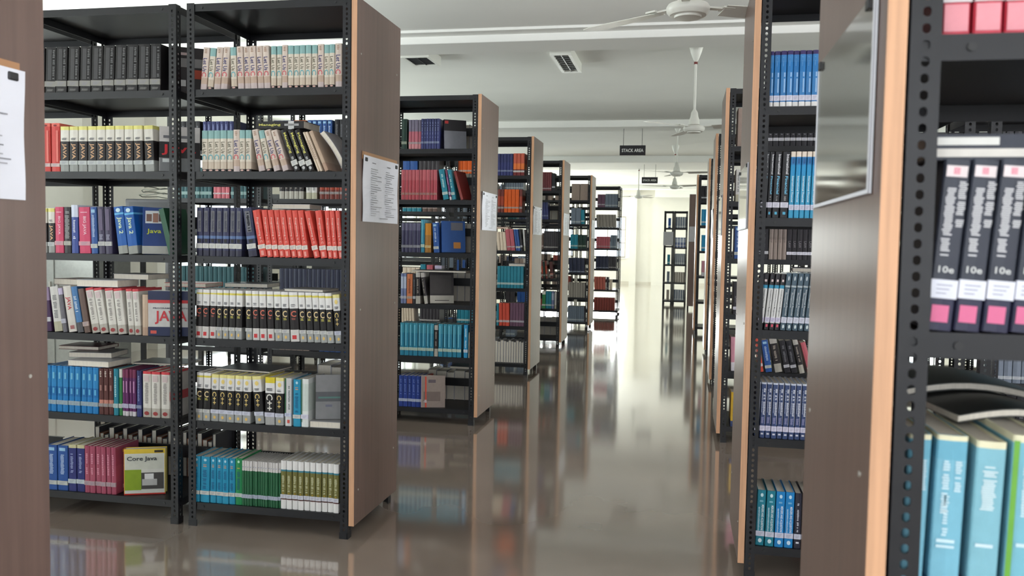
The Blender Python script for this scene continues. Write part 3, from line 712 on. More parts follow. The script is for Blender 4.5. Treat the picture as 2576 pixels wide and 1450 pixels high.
# ---------------------------------------------------------------- books
# style: height, depth, cover colour, bands [(from, to, colour)] as shares of the height, sticker band, marks, words for the label, kind name
W_ = (232, 230, 228); LB = (206, 206, 214)
def T(t, col, x0, x1, z0, z1, down=True): return ('t', t, col, x0, x1, z0, z1, down)
def K(col, x0, x1, z0, z1, n=8): return ('k', n, col, x0, x1, z0, z1)       # unreadable small print: short strokes down the spine
def B(col, x0, x1, z0, z1): return ('b', None, col, x0, x1, z0, z1)
def O(col, x0, x1, z0, z1): return ('o', None, col, x0, x1, z0, z1)
tan = (212, 192, 176)
S = {
 'lL': (.192, .18, (214, 198, 186), [(0, .13, (196, 180, 178)), (.13, .28, (190, 166, 148))], None, [T('Let Us', (62, 62, 110), .18, .8, .42, .74), T('C', (205, 96, 104), .1, .85, .30, .41), K((170, 140, 120), .3, .7, .86, .97, 3)], 'cream red-lettered book', 'paperback'),
 'lT': (.189, .18, (218, 208, 192), [(0, .06, (30, 28, 28)), (.06, .24, (200, 184, 166)), (.80, 1, (140, 180, 178))], None, [T('Let Us', (104, 100, 84), .2, .8, .44, .72), T('C', (110, 172, 180), .08, .88, .29, .42), O((210, 170, 160), .2, .8, .01, .05)], 'cream book with teal top', 'paperback'),
 'beige': (.195, .17, (196, 172, 150), [(0, .2, (180, 150, 130))], None, [], 'plain beige book', 'paperback'),
 'yel': (.198, .17, (32, 29, 30), [], (.13, .25, (205, 205, 200)), [T('Managing', (214, 208, 110), .25, .8, .42, .92), B((150, 150, 150), .3, .7, .27, .34), O((190, 190, 190), .25, .75, .03, .11)], 'black book with yellow title', 'paperback'),
 'cream': (.19, .16, (226, 208, 186), [], None, [K((150, 120, 110), .3, .7, .3, .8, 10)], 'cream thin book', 'paperback'),
 'navy': (.226, .18, (54, 56, 88), [(.0, .12, (46, 46, 66)), (.36, .42, (92, 116, 160))], (.16, .26, (206, 206, 200)), [B((104, 104, 112), .22, .8, .50, .93), K((54, 56, 88), .35, .7, .52, .9, 14), B((30, 30, 34), .3, .75, .28, .35)], 'navy grey-titled book', 'textbook'),
 'red': (.217, .18, (222, 84, 72), [(.35, .6, (214, 72, 60))], (.17, .26, (226, 214, 204)), [T('Programming in C', (240, 190, 180), .35, .75, .30, .84), B((240, 160, 150), .3, .7, .03, .13)], 'coral-red programming book', 'textbook'),
 'cR': (.228, .19, (36, 32, 33), [(0, .24, (214, 210, 206)), (.67, 1, W_), (.905, .935, (226, 212, 110))], None, [T('C', (214, 112, 92), .18, .82, .50, .62, False), K((160, 90, 80), .25, .75, .44, .48, 4), B((202, 62, 66), .25, .75, .05, .13), K((90, 90, 96), .2, .8, .70, .76, 6)], 'black-white-yellow manual with red C', 'reference_book'),
 'cY': (.228, .19, (34, 32, 33), [(0, .24, (168, 170, 168)), (.67, 1, W_), (.90, .94, (222, 208, 92))], (.17, .24, (200, 200, 196)), [T('C', (226, 200, 150), .18, .82, .49, .62, False), K((190, 180, 90), .25, .75, .43, .48, 4), O((228, 190, 110), .35, .7, .05, .12), K((90, 90, 96), .2, .8, .70, .76, 6)], 'black-white-yellow manual with cream C', 'reference_book'),
 'cpp': (.222, .19, (34, 32, 33), [(0, .24, (164, 166, 164)), (.67, 1, W_), (.93, 1, (236, 226, 150))], (.17, .25, (204, 206, 220)), [T('C++', (220, 192, 120), .2, .75, .36, .63), O((240, 214, 130), .3, .75, .80, .90), K((90, 90, 96), .2, .8, .70, .76, 6), O((228, 190, 110), .35, .7, .05, .12)], 'black-white gold-plus-signed manual', 'reference_book'),
 'cppw': (.222, .19, (34, 32, 33), [(0, .24, (170, 170, 168)), (.67, 1, W_), (.88, 1, (226, 206, 60))], (.17, .26, (206, 206, 222)), [T('C++', (226, 222, 214), .15, .85, .30, .65), K((40, 40, 46), .1, .9, .70, .78, 6)], 'thick black white-plus-signed manual', 'reference_book'),
 'wgreen': (.222, .18, (208, 208, 208), [(0, .2, (214, 214, 214))], (.2, .27, (196, 200, 224)), [K((100, 110, 110), .55, .85, .35, .85, 16), B((206, 90, 80), .4, .8, .06, .13), B((50, 96, 66), .0, .2, .2, 1)], 'white book with green edge', 'paperback'),
 'blueT': (.218, .19, (44, 146, 184), [(0, .14, (50, 150, 186))], (.17, .25, (206, 206, 200)), [K((30, 90, 130), .25, .75, .3, .72, 18), B((200, 150, 120), .3, .7, .78, .80), B((200, 150, 120), .3, .7, .82, .835), O((180, 220, 235), .35, .7, .9, .96)], 'bright blue textbook', 'textbook'),
 'wgloss': (.222, .18, (224, 228, 226), [(.33, .9, (206, 216, 210))], (.17, .26, (216, 214, 230)), [B((66, 110, 84), .0, .15, .1, 1)], 'glossy white-green book', 'paperback'),
 'greenT': (.22, .19, (44, 140, 84), [], (.17, .25, (196, 206, 200)), [K((30, 90, 110), .25, .75, .3, .72, 18), B((190, 170, 90), .3, .7, .78, .80), O((180, 230, 200), .35, .7, .9, .96)], 'bright green textbook', 'textbook'),
 'thing': (.212, .18, (38, 96, 62), [(.78, 1, (214, 210, 208))], (.17, .25, (176, 184, 200)), [K((90, 110, 160), .3, .8, .86, .88, 2)], 'thin green paperback', 'paperback'),
 'olive': (.226, .19, (116, 112, 62), [(0, .19, W_), (.19, .215, (90, 56, 54)), (.78, .815, (60, 128, 146)), (.815, 1, W_)], (.22, .30, (208, 208, 218)), [K((196, 196, 160), .25, .75, .36, .74, 20), O((170, 140, 50), .35, .65, .31, .34)], 'olive and white textbook', 'textbook'),
 'blk': (.215, .20, (32, 30, 31), [], (.13, .25, (140, 138, 132)), [B((66, 65, 67), .25, .62, .28, .95), K((104, 104, 105), .68, .92, .3, .95, 18), K((120, 118, 116), .15, .85, .03, .08, 5)], 'thick black reference book', 'reference_book'),
 'coral': (.232, .19, (206, 70, 64), [(.93, 1, (226, 110, 96))], (.10, .17, (204, 180, 176)), [O((120, 30, 30), .3, .7, .93, .97), B((226, 120, 110), .6, .85, .2, .85)], 'red shiny textbook', 'textbook'),
 'jav': (.215, .19, (36, 31, 32), [(0, .24, (150, 152, 148)), (.67, 1, (222, 218, 208)), (.92, 1, (226, 220, 130))], (.15, .24, (186, 190, 188)), [T('JAVA', (214, 170, 130), .22, .78, .28, .62), K((90, 90, 96), .2, .8, .70, .75, 6)], 'black-white orange-titled manual', 'reference_book'),
 'bigj': (.222, .19, (206, 68, 104), [], (.17, .26, (204, 150, 160)), [T('BIG JAVA', (236, 190, 204), .35, .7, .40, .80), B((236, 190, 204), .2, .8, .88, .895)], 'bright pink white-titled book', 'textbook'),
 'dkpl': (.222, .19, (44, 40, 44), [], (.17, .26, (176, 174, 160)), [K((150, 150, 150), .15, .85, .32, .92, 20)], 'dark book with grey print', 'textbook'),
 'bluew': (.232, .18, (58, 78, 150), [(.75, 1, (206, 212, 230))], None, [K((206, 212, 230), .3, .7, .3, .7, 12)], 'blue book with white top', 'paperback'),
 'bluek': (.222, .19, (44, 84, 150), [], (.12, .21, (186, 190, 184)), [K((170, 190, 220), .3, .7, .36, .84, 16), B((150, 190, 220), .2, .8, .88, .95)], 'blue textbook', 'textbook'),
 'navy2': (.224, .19, (62, 56, 82), [], (.17, .26, (186, 186, 182)), [B((96, 84, 112), .2, .8, .5, .95), K((150, 150, 170), .2, .8, .3, .42, 6)], 'dull purple textbook', 'textbook'),
 'java2': (.225, .19, (26, 90, 168), [(0, .17, (150, 152, 146)), (.83, .87, (100, 180, 226))], None, [T('Java 2', (206, 226, 190), .25, .8, .42, .78), O((200, 226, 236), .25, .75, .88, .97)], 'bright blue light-lettered book', 'textbook'),
 'purp': (.215, .18, (66, 40, 78), [(.7, 1, (150, 130, 160))], (.22, .32, (190, 190, 196)), [], 'purple book', 'paperback'),
 'white': (.22, .18, (206, 204, 200), [(0, .22, (176, 172, 150))], None, [K((120, 120, 120), .25, .75, .3, .85, 18)], 'white book with grey print', 'paperback'),
 'greyb': (.215, .18, (104, 102, 108), [(.85, 1, (190, 180, 206))], (.2, .3, (180, 180, 190)), [], 'grey book', 'paperback'),
 'javw': (.225, .18, (212, 206, 198), [], None, [T('JAVA', (190, 60, 70), .2, .8, .48, .76), B((160, 100, 100), .3, .8, .06, .14)], 'white red-titled book', 'textbook'),
 'bluel': (.224, .18, (70, 120, 172), [(0, .22, (80, 80, 84))], None, [K((200, 214, 226), .25, .75, .45, .8, 12)], 'light blue book', 'paperback'),
 'brn': (.215, .18, (104, 84, 76), [], (.15, .25, (176, 156, 150)), [], 'brown book', 'paperback'),
 'wred': (.22, .19, (216, 212, 204), [(0, .2, (180, 174, 164)), (.945, 1, (206, 70, 78))], None, [B((206, 186, 186), .2, .8, .78, .92), K((140, 134, 130), .3, .72, .3, .76, 20), O((150, 60, 60), .2, .8, .04, .13)], 'white book with red top', 'textbook'),
 'redw': (.21, .18, (216, 210, 206), [(.4, .6, (206, 70, 78))], None, [], 'white book with red middle', 'paperback'),
 'sky': (.225, .18, (34, 122, 186), [(.35, .55, (30, 108, 172)), (.55, .95, (44, 132, 192))], (.16, .25, (150, 170, 180)), [B((110, 180, 214), .35, .7, .72, .86), B((90, 166, 206), .35, .7, .40, .52)], 'sky-blue textbook', 'textbook'),
 'maroon': (.223, .18, (88, 50, 48), [(.24, .32, (190, 130, 116))], (.17, .24, (150, 140, 136)), [B((150, 110, 104), .3, .7, .52, .64), K((210, 200, 190), .3, .7, .82, .96, 4)], 'brown-maroon book', 'textbook'),
 'tealp': (.225, .18, (40, 128, 148), [], (.16, .25, (176, 196, 192)), [K((180, 214, 214), .3, .7, .4, .85, 12)], 'teal book', 'paperback'),
 'tealdk': (.24, .18, (34, 78, 84), [], (.12, .22, (120, 150, 146)), [], 'dark teal book', 'textbook'),
 'greenp': (.224, .18, (56, 130, 76), [(.82, 1, (220, 220, 210))], (.16, .25, (190, 196, 190)), [], 'green book with white top', 'paperback'),
 'purp2': (.225, .18, (100, 46, 98), [(0, .1, (200, 196, 200)), (.82, 1, (120, 52, 84))], (.17, .26, (180, 176, 200)), [B((180, 130, 170), .3, .7, .5, .75)], 'purple-violet book', 'paperback'),
 'navyp': (.222, .18, (52, 58, 112), [(.6, 1, (48, 54, 100))], (.18, .25, (120, 130, 160)), [K((130, 140, 180), .3, .7, .34, .9, 16)], 'navy blue book', 'paperback'),
 'indigo': (.23, .18, (46, 52, 112), [(.93, 1, (196, 190, 150))], (.17, .26, (186, 196, 200)), [K((150, 160, 200), .3, .7, .4, .82, 14)], 'indigo textbook', 'textbook'),
 'pink': (.23, .18, (160, 76, 98), [(.25, .6, (168, 84, 104))], (.16, .25, (176, 150, 156)), [K((214, 150, 166), .3, .7, .4, .85, 12)], 'dusty pink book', 'paperback'),
 'dkgreen': (.222, .18, (34, 58, 50), [], (.16, .25, (130, 140, 120)), [], 'dark green book', 'textbook'),
 'pinkgrey': (.215, .18, (176, 96, 110), [(.6, 1, (112, 106, 126)), (0, .2, (196, 130, 136))], (.17, .24, (170, 150, 150)), [], 'pink-and-grey book', 'textbook'),
 'rose': (.222, .18, (172, 70, 80), [(.65, 1, (182, 90, 98))], (.16, .24, (164, 110, 100)), [], 'rose-red book', 'textbook'),
 'dkpurp': (.218, .18, (58, 56, 84), [(.75, 1, (92, 90, 116))], (.16, .25, (130, 130, 136)), [], 'dark slate-purple book', 'textbook'),
 'cyang': (.245, .18, (42, 124, 152), [(.7, 1, (60, 142, 164))], (.16, .25, (176, 196, 180)), [B((110, 180, 200), .25, .5, .3, .95)], 'blue-green book', 'textbook'),
 'cyanb': (.245, .18, (48, 150, 200), [], (.16, .25, (206, 216, 226)), [K((200, 230, 240), .3, .7, .3, .9, 18)], 'bright blue book', 'textbook'),
 'gold': (.218, .18, (160, 112, 50), [(.6, 1, (196, 130, 40))], (.16, .25, (196, 170, 110)), [], 'golden-brown textbook', 'textbook'),
 'silver': (.225, .18, (110, 122, 160), [(.5, .9, (170, 180, 200))], (.16, .25, (176, 176, 186)), [], 'silver-blue book', 'textbook'),
 'orangeb': (.222, .18, (196, 116, 76), [], (.16, .25, (176, 150, 130)), [K((110, 60, 40), .3, .7, .35, .85, 12)], 'orange-brown book', 'textbook'),
 'blkp': (.225, .18, (38, 37, 42), [], (.16, .25, (180, 180, 184)), [K((110, 110, 116), .3, .7, .34, .85, 14)], 'black book', 'textbook'),
 'blkw': (.235, .18, (42, 38, 40), [(.85, 1, (176, 172, 166)), (0, .25, (170, 166, 156))], None, [K((160, 150, 140), .3, .7, .34, .8, 12)], 'black and grey book', 'textbook'),
 'blued': (.235, .18, (44, 66, 140), [], (.17, .26, (170, 178, 200)), [K((110, 130, 190), .3, .7, .4, .9, 12)], 'deep blue book', 'textbook'),
 'redp': (.235, .18, (206, 80, 62), [], (.16, .25, (206, 186, 186)), [], 'red-orange book', 'paperback'),
 'orred': (.225, .18, (196, 92, 70), [(0, .28, (120, 44, 44)), (.28, .55, (226, 120, 60))], (.15, .23, (206, 200, 196)), [], 'orange-red book', 'textbook'),
 'brnred': (.235, .18, (116, 52, 44), [(.3, .7, (160, 66, 44))], (.16, .24, (150, 140, 136)), [], 'brown-red book', 'textbook'),
 'orange': (.235, .18, (214, 92, 30), [], (.17, .24, (176, 150, 136)), [], 'bright orange book', 'textbook'),
 'pinkb': (.22, .18, (186, 96, 106), [], (.15, .2, (196, 176, 176)), [], 'pinkish book', 'paperback'),
 'purpg': (.24, .18, (108, 76, 96), [], (.17, .25, (176, 170, 176)), [], 'mauve book', 'textbook'),
 'maroon2': (.24, .18, (108, 44, 50), [], (.08, .15, (160, 140, 140)), [], 'maroon book', 'textbook'),
 'dkgrey': (.24, .18, (64, 60, 64), [], (.1, .16, (170, 166, 160)), [], 'dark grey book', 'textbook'),
 'kraft': (.26, .2, (150, 132, 122), [], None, [], 'grey-brown bound file', 'bound_volume'),
 'greyblue': (.25, .2, (112, 122, 136), [], (.1, .18, (170, 176, 180)), [], 'grey-blue bound volume', 'bound_volume'),
 'greyw': (.24, .2, (150, 142, 134), [], None, [], 'grey-beige bound volume', 'bound_volume'),
 'dknavy': (.24, .2, (48, 52, 72), [], (.05, .12, (130, 136, 150)), [], 'dark navy bound volume', 'bound_volume'),
 'salmon': (.24, .2, (196, 106, 92), [], None, [], 'salmon bound volume', 'bound_volume'),
 'brick': (.24, .2, (150, 72, 64), [], None, [], 'brick-red bound volume', 'bound_volume'),
 'bluefin': (.22, .18, (58, 128, 190), [(0, .085, W_), (.93, 1, (60, 48, 100)), (.62, .8, (40, 120, 186))], (.105, .20, (214, 214, 230)), [B((150, 190, 230), .55, .8, .25, .50), B((150, 190, 230), .55, .8, .53, .61), K((90, 150, 206), .3, .5, .7, .9, 8)], 'blue book with white foot', 'textbook'),
 'maroonb': (.215, .18, (110, 50, 66), [(0, .1, (176, 110, 120))], (.12, .2, (196, 186, 196)), [B((190, 90, 110), .3, .7, .3, .5)], 'maroon book', 'textbook'),
 'ifblk': (.265, .19, (34, 34, 38), [], (.155, .235, (216, 214, 226)), [T('International', (226, 226, 230), .5, .85, .66, .96), T('Financial', (120, 196, 230), .45, .8, .36, .63), B((90, 180, 214), .35, .7, .05, .09), K((160, 160, 160), .4, .7, .26, .33, 6)], 'black finance textbook', 'textbook'),
 'ifcyan': (.265, .19, (58, 158, 200), [(.92, 1, (236, 222, 206)), (.64, .8, (44, 150, 204)), (.8, .92, (46, 128, 190))], (.12, .20, (210, 212, 232)), [T('International Financial', (214, 232, 238), .35, .75, .24, .63), B((40, 96, 150), .3, .75, .82, .9)], 'cyan finance textbook', 'textbook'),
 'ifmw': (.228, .19, (226, 226, 224), [(0, .12, (40, 38, 44)), (.74, .80, (60, 148, 184)), (.80, 1, (44, 42, 46))], (.14, .22, (214, 206, 230)), [T('International Financial Management', (80, 80, 84), .35, .7, .24, .72), B((220, 90, 110), .3, .7, .05, .10), B((226, 206, 206), .35, .75, .86, .90)], 'white finance textbook with black ends', 'textbook'),
 'ifmt': (.232, .19, (78, 98, 112), [(.755, .785, (176, 186, 190))], (.13, .23, (216, 218, 232)), [T('International Financial', (206, 212, 214), .55, .85, .26, .72), T('Management', (206, 212, 214), .15, .42, .40, .66), O((214, 226, 226), .3, .7, .03, .10), O((196, 206, 210), .35, .65, .87, .95)], 'slate-green finance textbook', 'textbook'),
 'corp': (.228, .19, (64, 80, 122), [(.97, 1, (200, 206, 220))], (.13, .22, (220, 216, 236)), [K((226, 230, 240), .42, .85, .42, .90, 26), K((190, 200, 220), .15, .32, .46, .88, 30), B((196, 196, 214), .88, .96, .25, .99), K((150, 150, 190), .2, .75, .24, .38, 10), B((210, 210, 220), .25, .75, .06, .09)], 'navy book with white block title', 'textbook'),
 'merg1': (.23, .19, (40, 130, 150), [], (.17, .26, (208, 210, 226)), [T('MERGERS AND ACQUISITIONS', (226, 236, 240), .5, .82, .27, .74), K((180, 214, 226), .18, .38, .27, .70, 30), O((206, 230, 236), .3, .75, .05, .13), O((200, 230, 236), .35, .7, .88, .95), B((120, 180, 200), .3, .7, .79, .82)], 'teal textbook on mergers', 'textbook'),
 'merg2': (.23, .19, (38, 134, 200), [], (.17, .26, (208, 210, 230)), [T('MERGERS AND ACQUISITIONS', (226, 236, 246), .5, .82, .27, .74), K((180, 214, 236), .18, .38, .27, .70, 30), O((206, 230, 246), .3, .75, .05, .13), O((200, 230, 246), .35, .7, .88, .95), B((120, 180, 220), .3, .7, .79, .82)], 'blue textbook on mergers', 'textbook'),
 'mergk': (.228, .19, (40, 40, 54), [], (.17, .26, (208, 210, 226)), [K((210, 210, 220), .35, .65, .3, .85, 24), B((210, 210, 220), .3, .75, .09, .12)], 'black textbook', 'textbook'),
 'crim': (.25, .19, (206, 66, 84), [], (.17, .34, (216, 206, 210)), [K((150, 110, 120), .2, .8, .2, .3, 4), B((226, 150, 160), .05, .9, .02, .16)], 'crimson book with white label', 'textbook'),
 'blk10': (.226, .19, (50, 54, 66), [(0, .2, (48, 48, 72))], (.19, .30, (222, 224, 236)), [B((216, 110, 150), .12, .78, .05, .15), K((206, 206, 210), .15, .55, .44, .84, 30), K((206, 206, 210), .6, .95, .60, .88, 24), T('10e', (206, 208, 208), .2, .8, .34, .38, False), B((226, 214, 216), .08, .88, .90, .965), B((220, 130, 150), .35, .6, .915, .955)], 'black book with pink square', 'reference_book'),
 'cy': (.235, .19, (122, 182, 204), [(.0, .04, (216, 210, 190)), (.86, 1, (108, 172, 196)), (.97, 1, (226, 222, 190)), (.04, .16, (70, 120, 160))], None, [K((206, 228, 236), .2, .45, .55, .86, 20), K((206, 228, 236), .6, .85, .68, .86, 12), B((200, 226, 236), .15, .75, .38, .40), B((200, 226, 236), .15, .75, .35, .365), K((200, 226, 236), .3, .5, .42, .66, 14)], 'light blue textbook', 'textbook'),
 'cypale': (.23, .19, (130, 184, 200), [(.0, .04, (216, 210, 190)), (.04, .16, (130, 120, 160)), (.96, 1, (226, 222, 190))], None, [K((214, 230, 234), .2, .75, .60, .86, 20), B((206, 226, 236), .15, .75, .38, .40)], 'pale faded blue textbook', 'textbook'),
 'cygr': (.24, .19, (122, 184, 202), [(.0, .04, (216, 210, 190)), (.04, .16, (60, 100, 150)), (.96, 1, (226, 222, 190))], None, [B((110, 170, 70), .0, .16, .04, .97), K((206, 228, 236), .3, .5, .55, .86, 20), K((206, 228, 236), .6, .85, .68, .86, 12), B((200, 226, 236), .25, .75, .38, .40)], 'light blue textbook with green edge', 'textbook'),
 'lawgrey': (.228, .18, (146, 132, 124), [(.6, 1, (126, 114, 108))], None, [T('LAW', (110, 98, 92), .25, .75, .5, .66)], 'grey-brown law book', 'textbook'),
 'lawblk': (.225, .18, (40, 37, 42), [], (.15, .24, (214, 212, 222)), [T('LAW', (120, 116, 120), .25, .75, .36, .56)], 'black law book', 'textbook'),
 'pinkw': (.235, .18, (214, 150, 166), [(0, .25, (226, 220, 226))], None, [], 'pink and white book', 'textbook'),
 'yellow': (.24, .18, (226, 184, 60), [(0, .16, (60, 76, 120))], None, [K((90, 80, 40), .3, .7, .3, .9, 12)], 'yellow and blue book', 'textbook'),
}
def cover_mesh(st, t):
    """boards and spine as a U section, sliced into its printed bands; spine bulges a little towards -y"""
    h, d, col, bands = S[st][:4]
    cuts = sorted({0.0, 1.0, *[b_[0] for b_ in bands], *[b_[1] for b_ in bands]})
    bt = min(.0022, t*.12); bu = min(.004, t*.18)
    out = [(-t/2, d), (-t/2, .003), (-t/2+.002 if t > .008 else -t/4, .0006), (0, -bu*.4), (t/2-.002 if t > .008 else t/4, .0006), (t/2, .003), (t/2, d)]
    inn = [(-t/2+bt, d), (-t/2+bt, .006), (0, .004), (t/2-bt, .006), (t/2-bt, d)]
    ring = out+inn[::-1]; n = len(ring); m = MB()
    for a, c in zip(cuts, cuts[1:]):
        cc = col
        for b0, b1, bc in bands:
            if b0-1e-6 <= a and c <= b1+1e-6: cc = bc
        pts = [(x, y, a*h) for x, y in ring]+[(x, y, c*h) for x, y in ring]
        fs = [(i, (i+1) % n, (i+1) % n+n, i+n) for i in range(n)]
        m.poly(pts, fs, cc)
    for z, cc, fl in ((0, bands[0][2] if bands and bands[0][0] == 0 else col, True), (h, bands[-1][2] if bands and bands[-1][1] == 1 else col, False)):
        pts = [(x, y, z) for x, y in ring]; k = n
        fs = [(0, 1, 10, 11), (1, 2, 3, 9, 10), (3, 4, 5, 8, 9), (5, 6, 7, 8)]
        m.poly(pts, [f[::-1] for f in fs] if fl else fs, cc)
    return m.mesh('cover', M['print'])
def pages_mesh(st, t):
    h, d = S[st][:2]; bt = min(.0022, t*.12); m = MB(); m.box(-t/2+bt, t/2-bt, .0062, d-.003, .0025, h-.0035)
    return m.mesh('pages', M['pages'])
def mark_mesh(st, t):
    h, d, col, bands, stk, marks = S[st][:6]; m = MB(); y = -.0022; rnd = random.Random(len(st)*7+int(t*1e4))
    if not marks: return None
    fr = lambda a, b_: (-t/2+a*t, y, b_*h)
    for q in marks:
        k, n, mc, x0, x1, z0, z1 = q[:7]
        if k == 't': put_text(m, n, fr, x0, x1, z0, z1, mc, q[7])
        elif k == 'b': m.poly([fr(x0, z0), fr(x1, z0), fr(x1, z1), fr(x0, z1)], [(0, 1, 2, 3)], mc)
        elif k == 'o':
            cx, cz = (x0+x1)/2, (z0+z1)/2; rr = [(cx+(x1-x0)/2*math.cos(R(45*i)), cz+(z1-z0)/2*math.sin(R(45*i))) for i in range(8)]
            m.poly([fr(*p_) for p_ in rr], [tuple(range(8))], mc)
        elif k == 'k':
            s = (z1-z0)/n
            for i in range(n):
                if rnd.random() < .12: continue
                a = x0+(x1-x0)*rnd.random()*.18; c = x1-(x1-x0)*rnd.random()*.25
                m.poly([fr(a, z0+s*i), fr(c, z0+s*i), fr(c, z0+s*(i+.62)), fr(a, z0+s*(i+.62))], [(0, 1, 2, 3)], mc)
    return m.mesh('lettering', M['print'])
def stick_mesh(st, t):
    h, stk = S[st][0], S[st][4]; m = MB(); z0, z1, c = stk; a = t/2
    m.box(-a-.0003, a+.0003, -.0030, .004, z0*h, z1*h, c)
    for k in range(3): zz = (z0+(z1-z0)*(.25+.22*k))*h; m.box(-a*.6, a*(.2+.2*k), -.0033, -.003, zz, zz+.0012, (140, 140, 160))
    return m.mesh('call_number_sticker', M['print'])
_bk = {}
def book_parts(st, t, lod):
    key = (st, math.floor(t*500)/500 if t > .004 else .004, lod)
    if key not in _bk:
        t = max(key[1], .004)
        if lod:   # small in the picture: two parts
            _bk[key] = [('cover', cover_mesh(st, t)), ('pages', pages_mesh(st, t))] + ([('call_number_sticker', stick_mesh(st, t))] if S[st][4] else [])
        else:
            _bk[key] = [('cover', cover_mesh(st, t)), ('pages', pages_mesh(st, t))]
            mk = mark_mesh(st, t)
            if mk: _bk[key].append(('lettering', mk))
            if S[st][4]: _bk[key].append(('call_number_sticker', stick_mesh(st, t)))
    return _bk[key]
ORD = 'first second third fourth fifth sixth seventh eighth ninth tenth eleventh twelfth thirteenth fourteenth fifteenth sixteenth seventeenth eighteenth nineteenth twentieth twenty-first twenty-second twenty-third twenty-fourth twenty-fifth twenty-sixth twenty-seventh twenty-eighth twenty-ninth thirtieth thirty-first'.split()
SHF = ['bottom shelf', 'second shelf up', 'third shelf up', 'fourth shelf up', 'fifth shelf up', 'top book shelf']
RKN = {('A', 1): "first left rack's aisle bay", ('A', 2): "first left rack's inner bay", ('B', 1): 'second left rack', ('C', 1): 'third left rack', ('D', 1): 'fourth left rack',
       ('E', 1): 'fifth left rack', ('F', 1): 'last left rack', ('r0', 1): 'nearest right rack', ('r1', 1): 'second right rack', ('r2', 1): 'third right rack', ('r5', 1): 'sixth right rack',
       ('D', 2): "fourth left rack's inner bay", ('E', 2): "fifth left rack's inner bay", ('F', 2): "last left rack's inner bay", ('B', 2): "second left rack's middle bay", ('r1', 2): "second right rack's inner bay", ('r2', 2): "third right rack's second bay", ('r2', 3): "third right rack's third bay", ('C', 2): "third left rack's inner bay", ('B', 3): "second left rack's far bay"}
RY = {'A': YA, 'B': YB, 'C': YC, 'D': YD, 'E': YE, 'F': YF, 'r0': 1.2, 'r1': 3.5569, 'r2': 6.0196, 'r5': 13.3}
LVS = {'r0': LV0, 'r1': LV1}
NLET = {'A', 'r0', 'r1', 'B', 'r2'}
def add_book(st, x, y, z, t, lean, name, label, group, lod, flip=False, rot=None):
    if rot is None: rot = (0, R(lean), R(180) if flip else 0)
    root = tag(empty(name, (x, y, z), rot), label, 'book', group)
    for nm, me in book_parts(st, t, lod): put(me, nm, root)
    return root
def label_for(rk, bay, lev, desc, n, total):
    w = SHF[lev] if rk not in ('r0', 'r1') else {'r1': ['bottom shelf', 'second shelf up', 'third shelf up', 'fourth shelf up', 'top book shelf'], 'r0': ['lowest shelf in view', 'middle shelf', 'highest shelf in view']}[rk][lev]
    place = w+', '+RKN[(rk, bay)]
    return ('only %s on %s' % (desc, place)) if total == 1 else '%s %s from left, %s' % (ORD[min(n, 31)-1], desc, place)
rb = random.Random(5)
BAY0 = {'A': (-1.459, -1, .80), 'B': (-1.484, -1, .80), 'C': (-1.522, -1, .80), 'D': (-1.546, -1, .80), 'E': (-1.436, -1, .80), 'F': (-1.147, -1, .80),
        'r0': (.285, 1, .80), 'r1': (.2905, 1, .80), 'r2': (.2997, 1, .80), 'r5': (.235, 1, .80)}
def in_a_bay(rk, a, c):
    xe, s, w = BAY0[rk]
    for i in range(6):
        p_, r_ = xe+s*i*.855, xe+s*(i*.855+w)
        if a >= min(p_, r_)+.004 and c <= max(p_, r_)-.004: return i+1
    return 0
shelves = {}
for r in ROWS:
    rk, bay, lev, st, n, x0, x1, ln = r[:8]; w = (x1-x0)/n
    for i in range(n):
        xl = x0+w*i+w*.02; xr = xl+w*.96
        if not in_a_bay(rk, xl, xr):
            if in_a_bay(rk, xl+.006, xr+.006): xl += .006; xr += .006
            elif in_a_bay(rk, xl-.006, xr-.006): xl -= .006; xr -= .006
            else: continue
        bay = in_a_bay(rk, xl, xr)
        shelves.setdefault((rk, bay, lev), []).append([xl, xr, ln + (rb.uniform(-.15, .15) if abs(ln) > .1 else 0), st])
for (rk, bay, lev), L in sorted(shelves.items()):
    L.sort(key=lambda e: e[0]); H_ = lambda e: S[e[3]][0]
    for p_, e in zip(L, L[1:]):      # a book leaning left rests against its neighbour, it does not enter it
        if e[2] < 0 or p_[2] > e[2]:
            for _ in range(200):
                k = 1.0; hh = min(H_(p_), H_(e))
                if e[0]+hh*math.sin(R(e[2])) >= p_[1]+hh*math.sin(R(p_[2]))+.0004 or e[2] >= 0: break
                e[2] += .2
    for e, nx in list(zip(L, L[1:]))[::-1]:
        for _ in range(200):
            hh = min(H_(nx), H_(e))
            if e[1]+hh*math.sin(R(e[2])) <= nx[0]+hh*math.sin(R(nx[2]))-.0004 or e[2] <= 0: break
            e[2] -= .2
    dn = {}; 
    for e in L: dn[S[e[3]][6]] = dn.get(S[e[3]][6], 0)+1
    cn = {}; z = LVS.get(rk, LV)[lev]; y = RY[rk]+.012
    for xl, xr, a, st in L:
        desc, nm = S[st][6], S[st][7]; cn[desc] = cn.get(desc, 0)+1
        if rk in ('B', 'C', 'D', 'r2', 'r5') and nm == 'textbook': nm = 'hardback'
        ca, sa = math.cos(R(a)), math.sin(R(a)); t = (xr-xl)*ca*(.965 if abs(a) > .8 else .985)
        if a >= 0: lx, lz = xr-t/2*ca, z+t/2*sa       # rests on its lower right corner
        else: lx, lz = xl+t/2*ca, z-t/2*sa
        add_book(st, lx, y+rb.uniform(0, .007), lz+.0006, t, a, nm, label_for(rk, bay, lev, desc, cn[desc], dn[desc]), '%s books, %s' % (desc, RKN[(rk, bay)]), 0 if rk in NLET else 1)
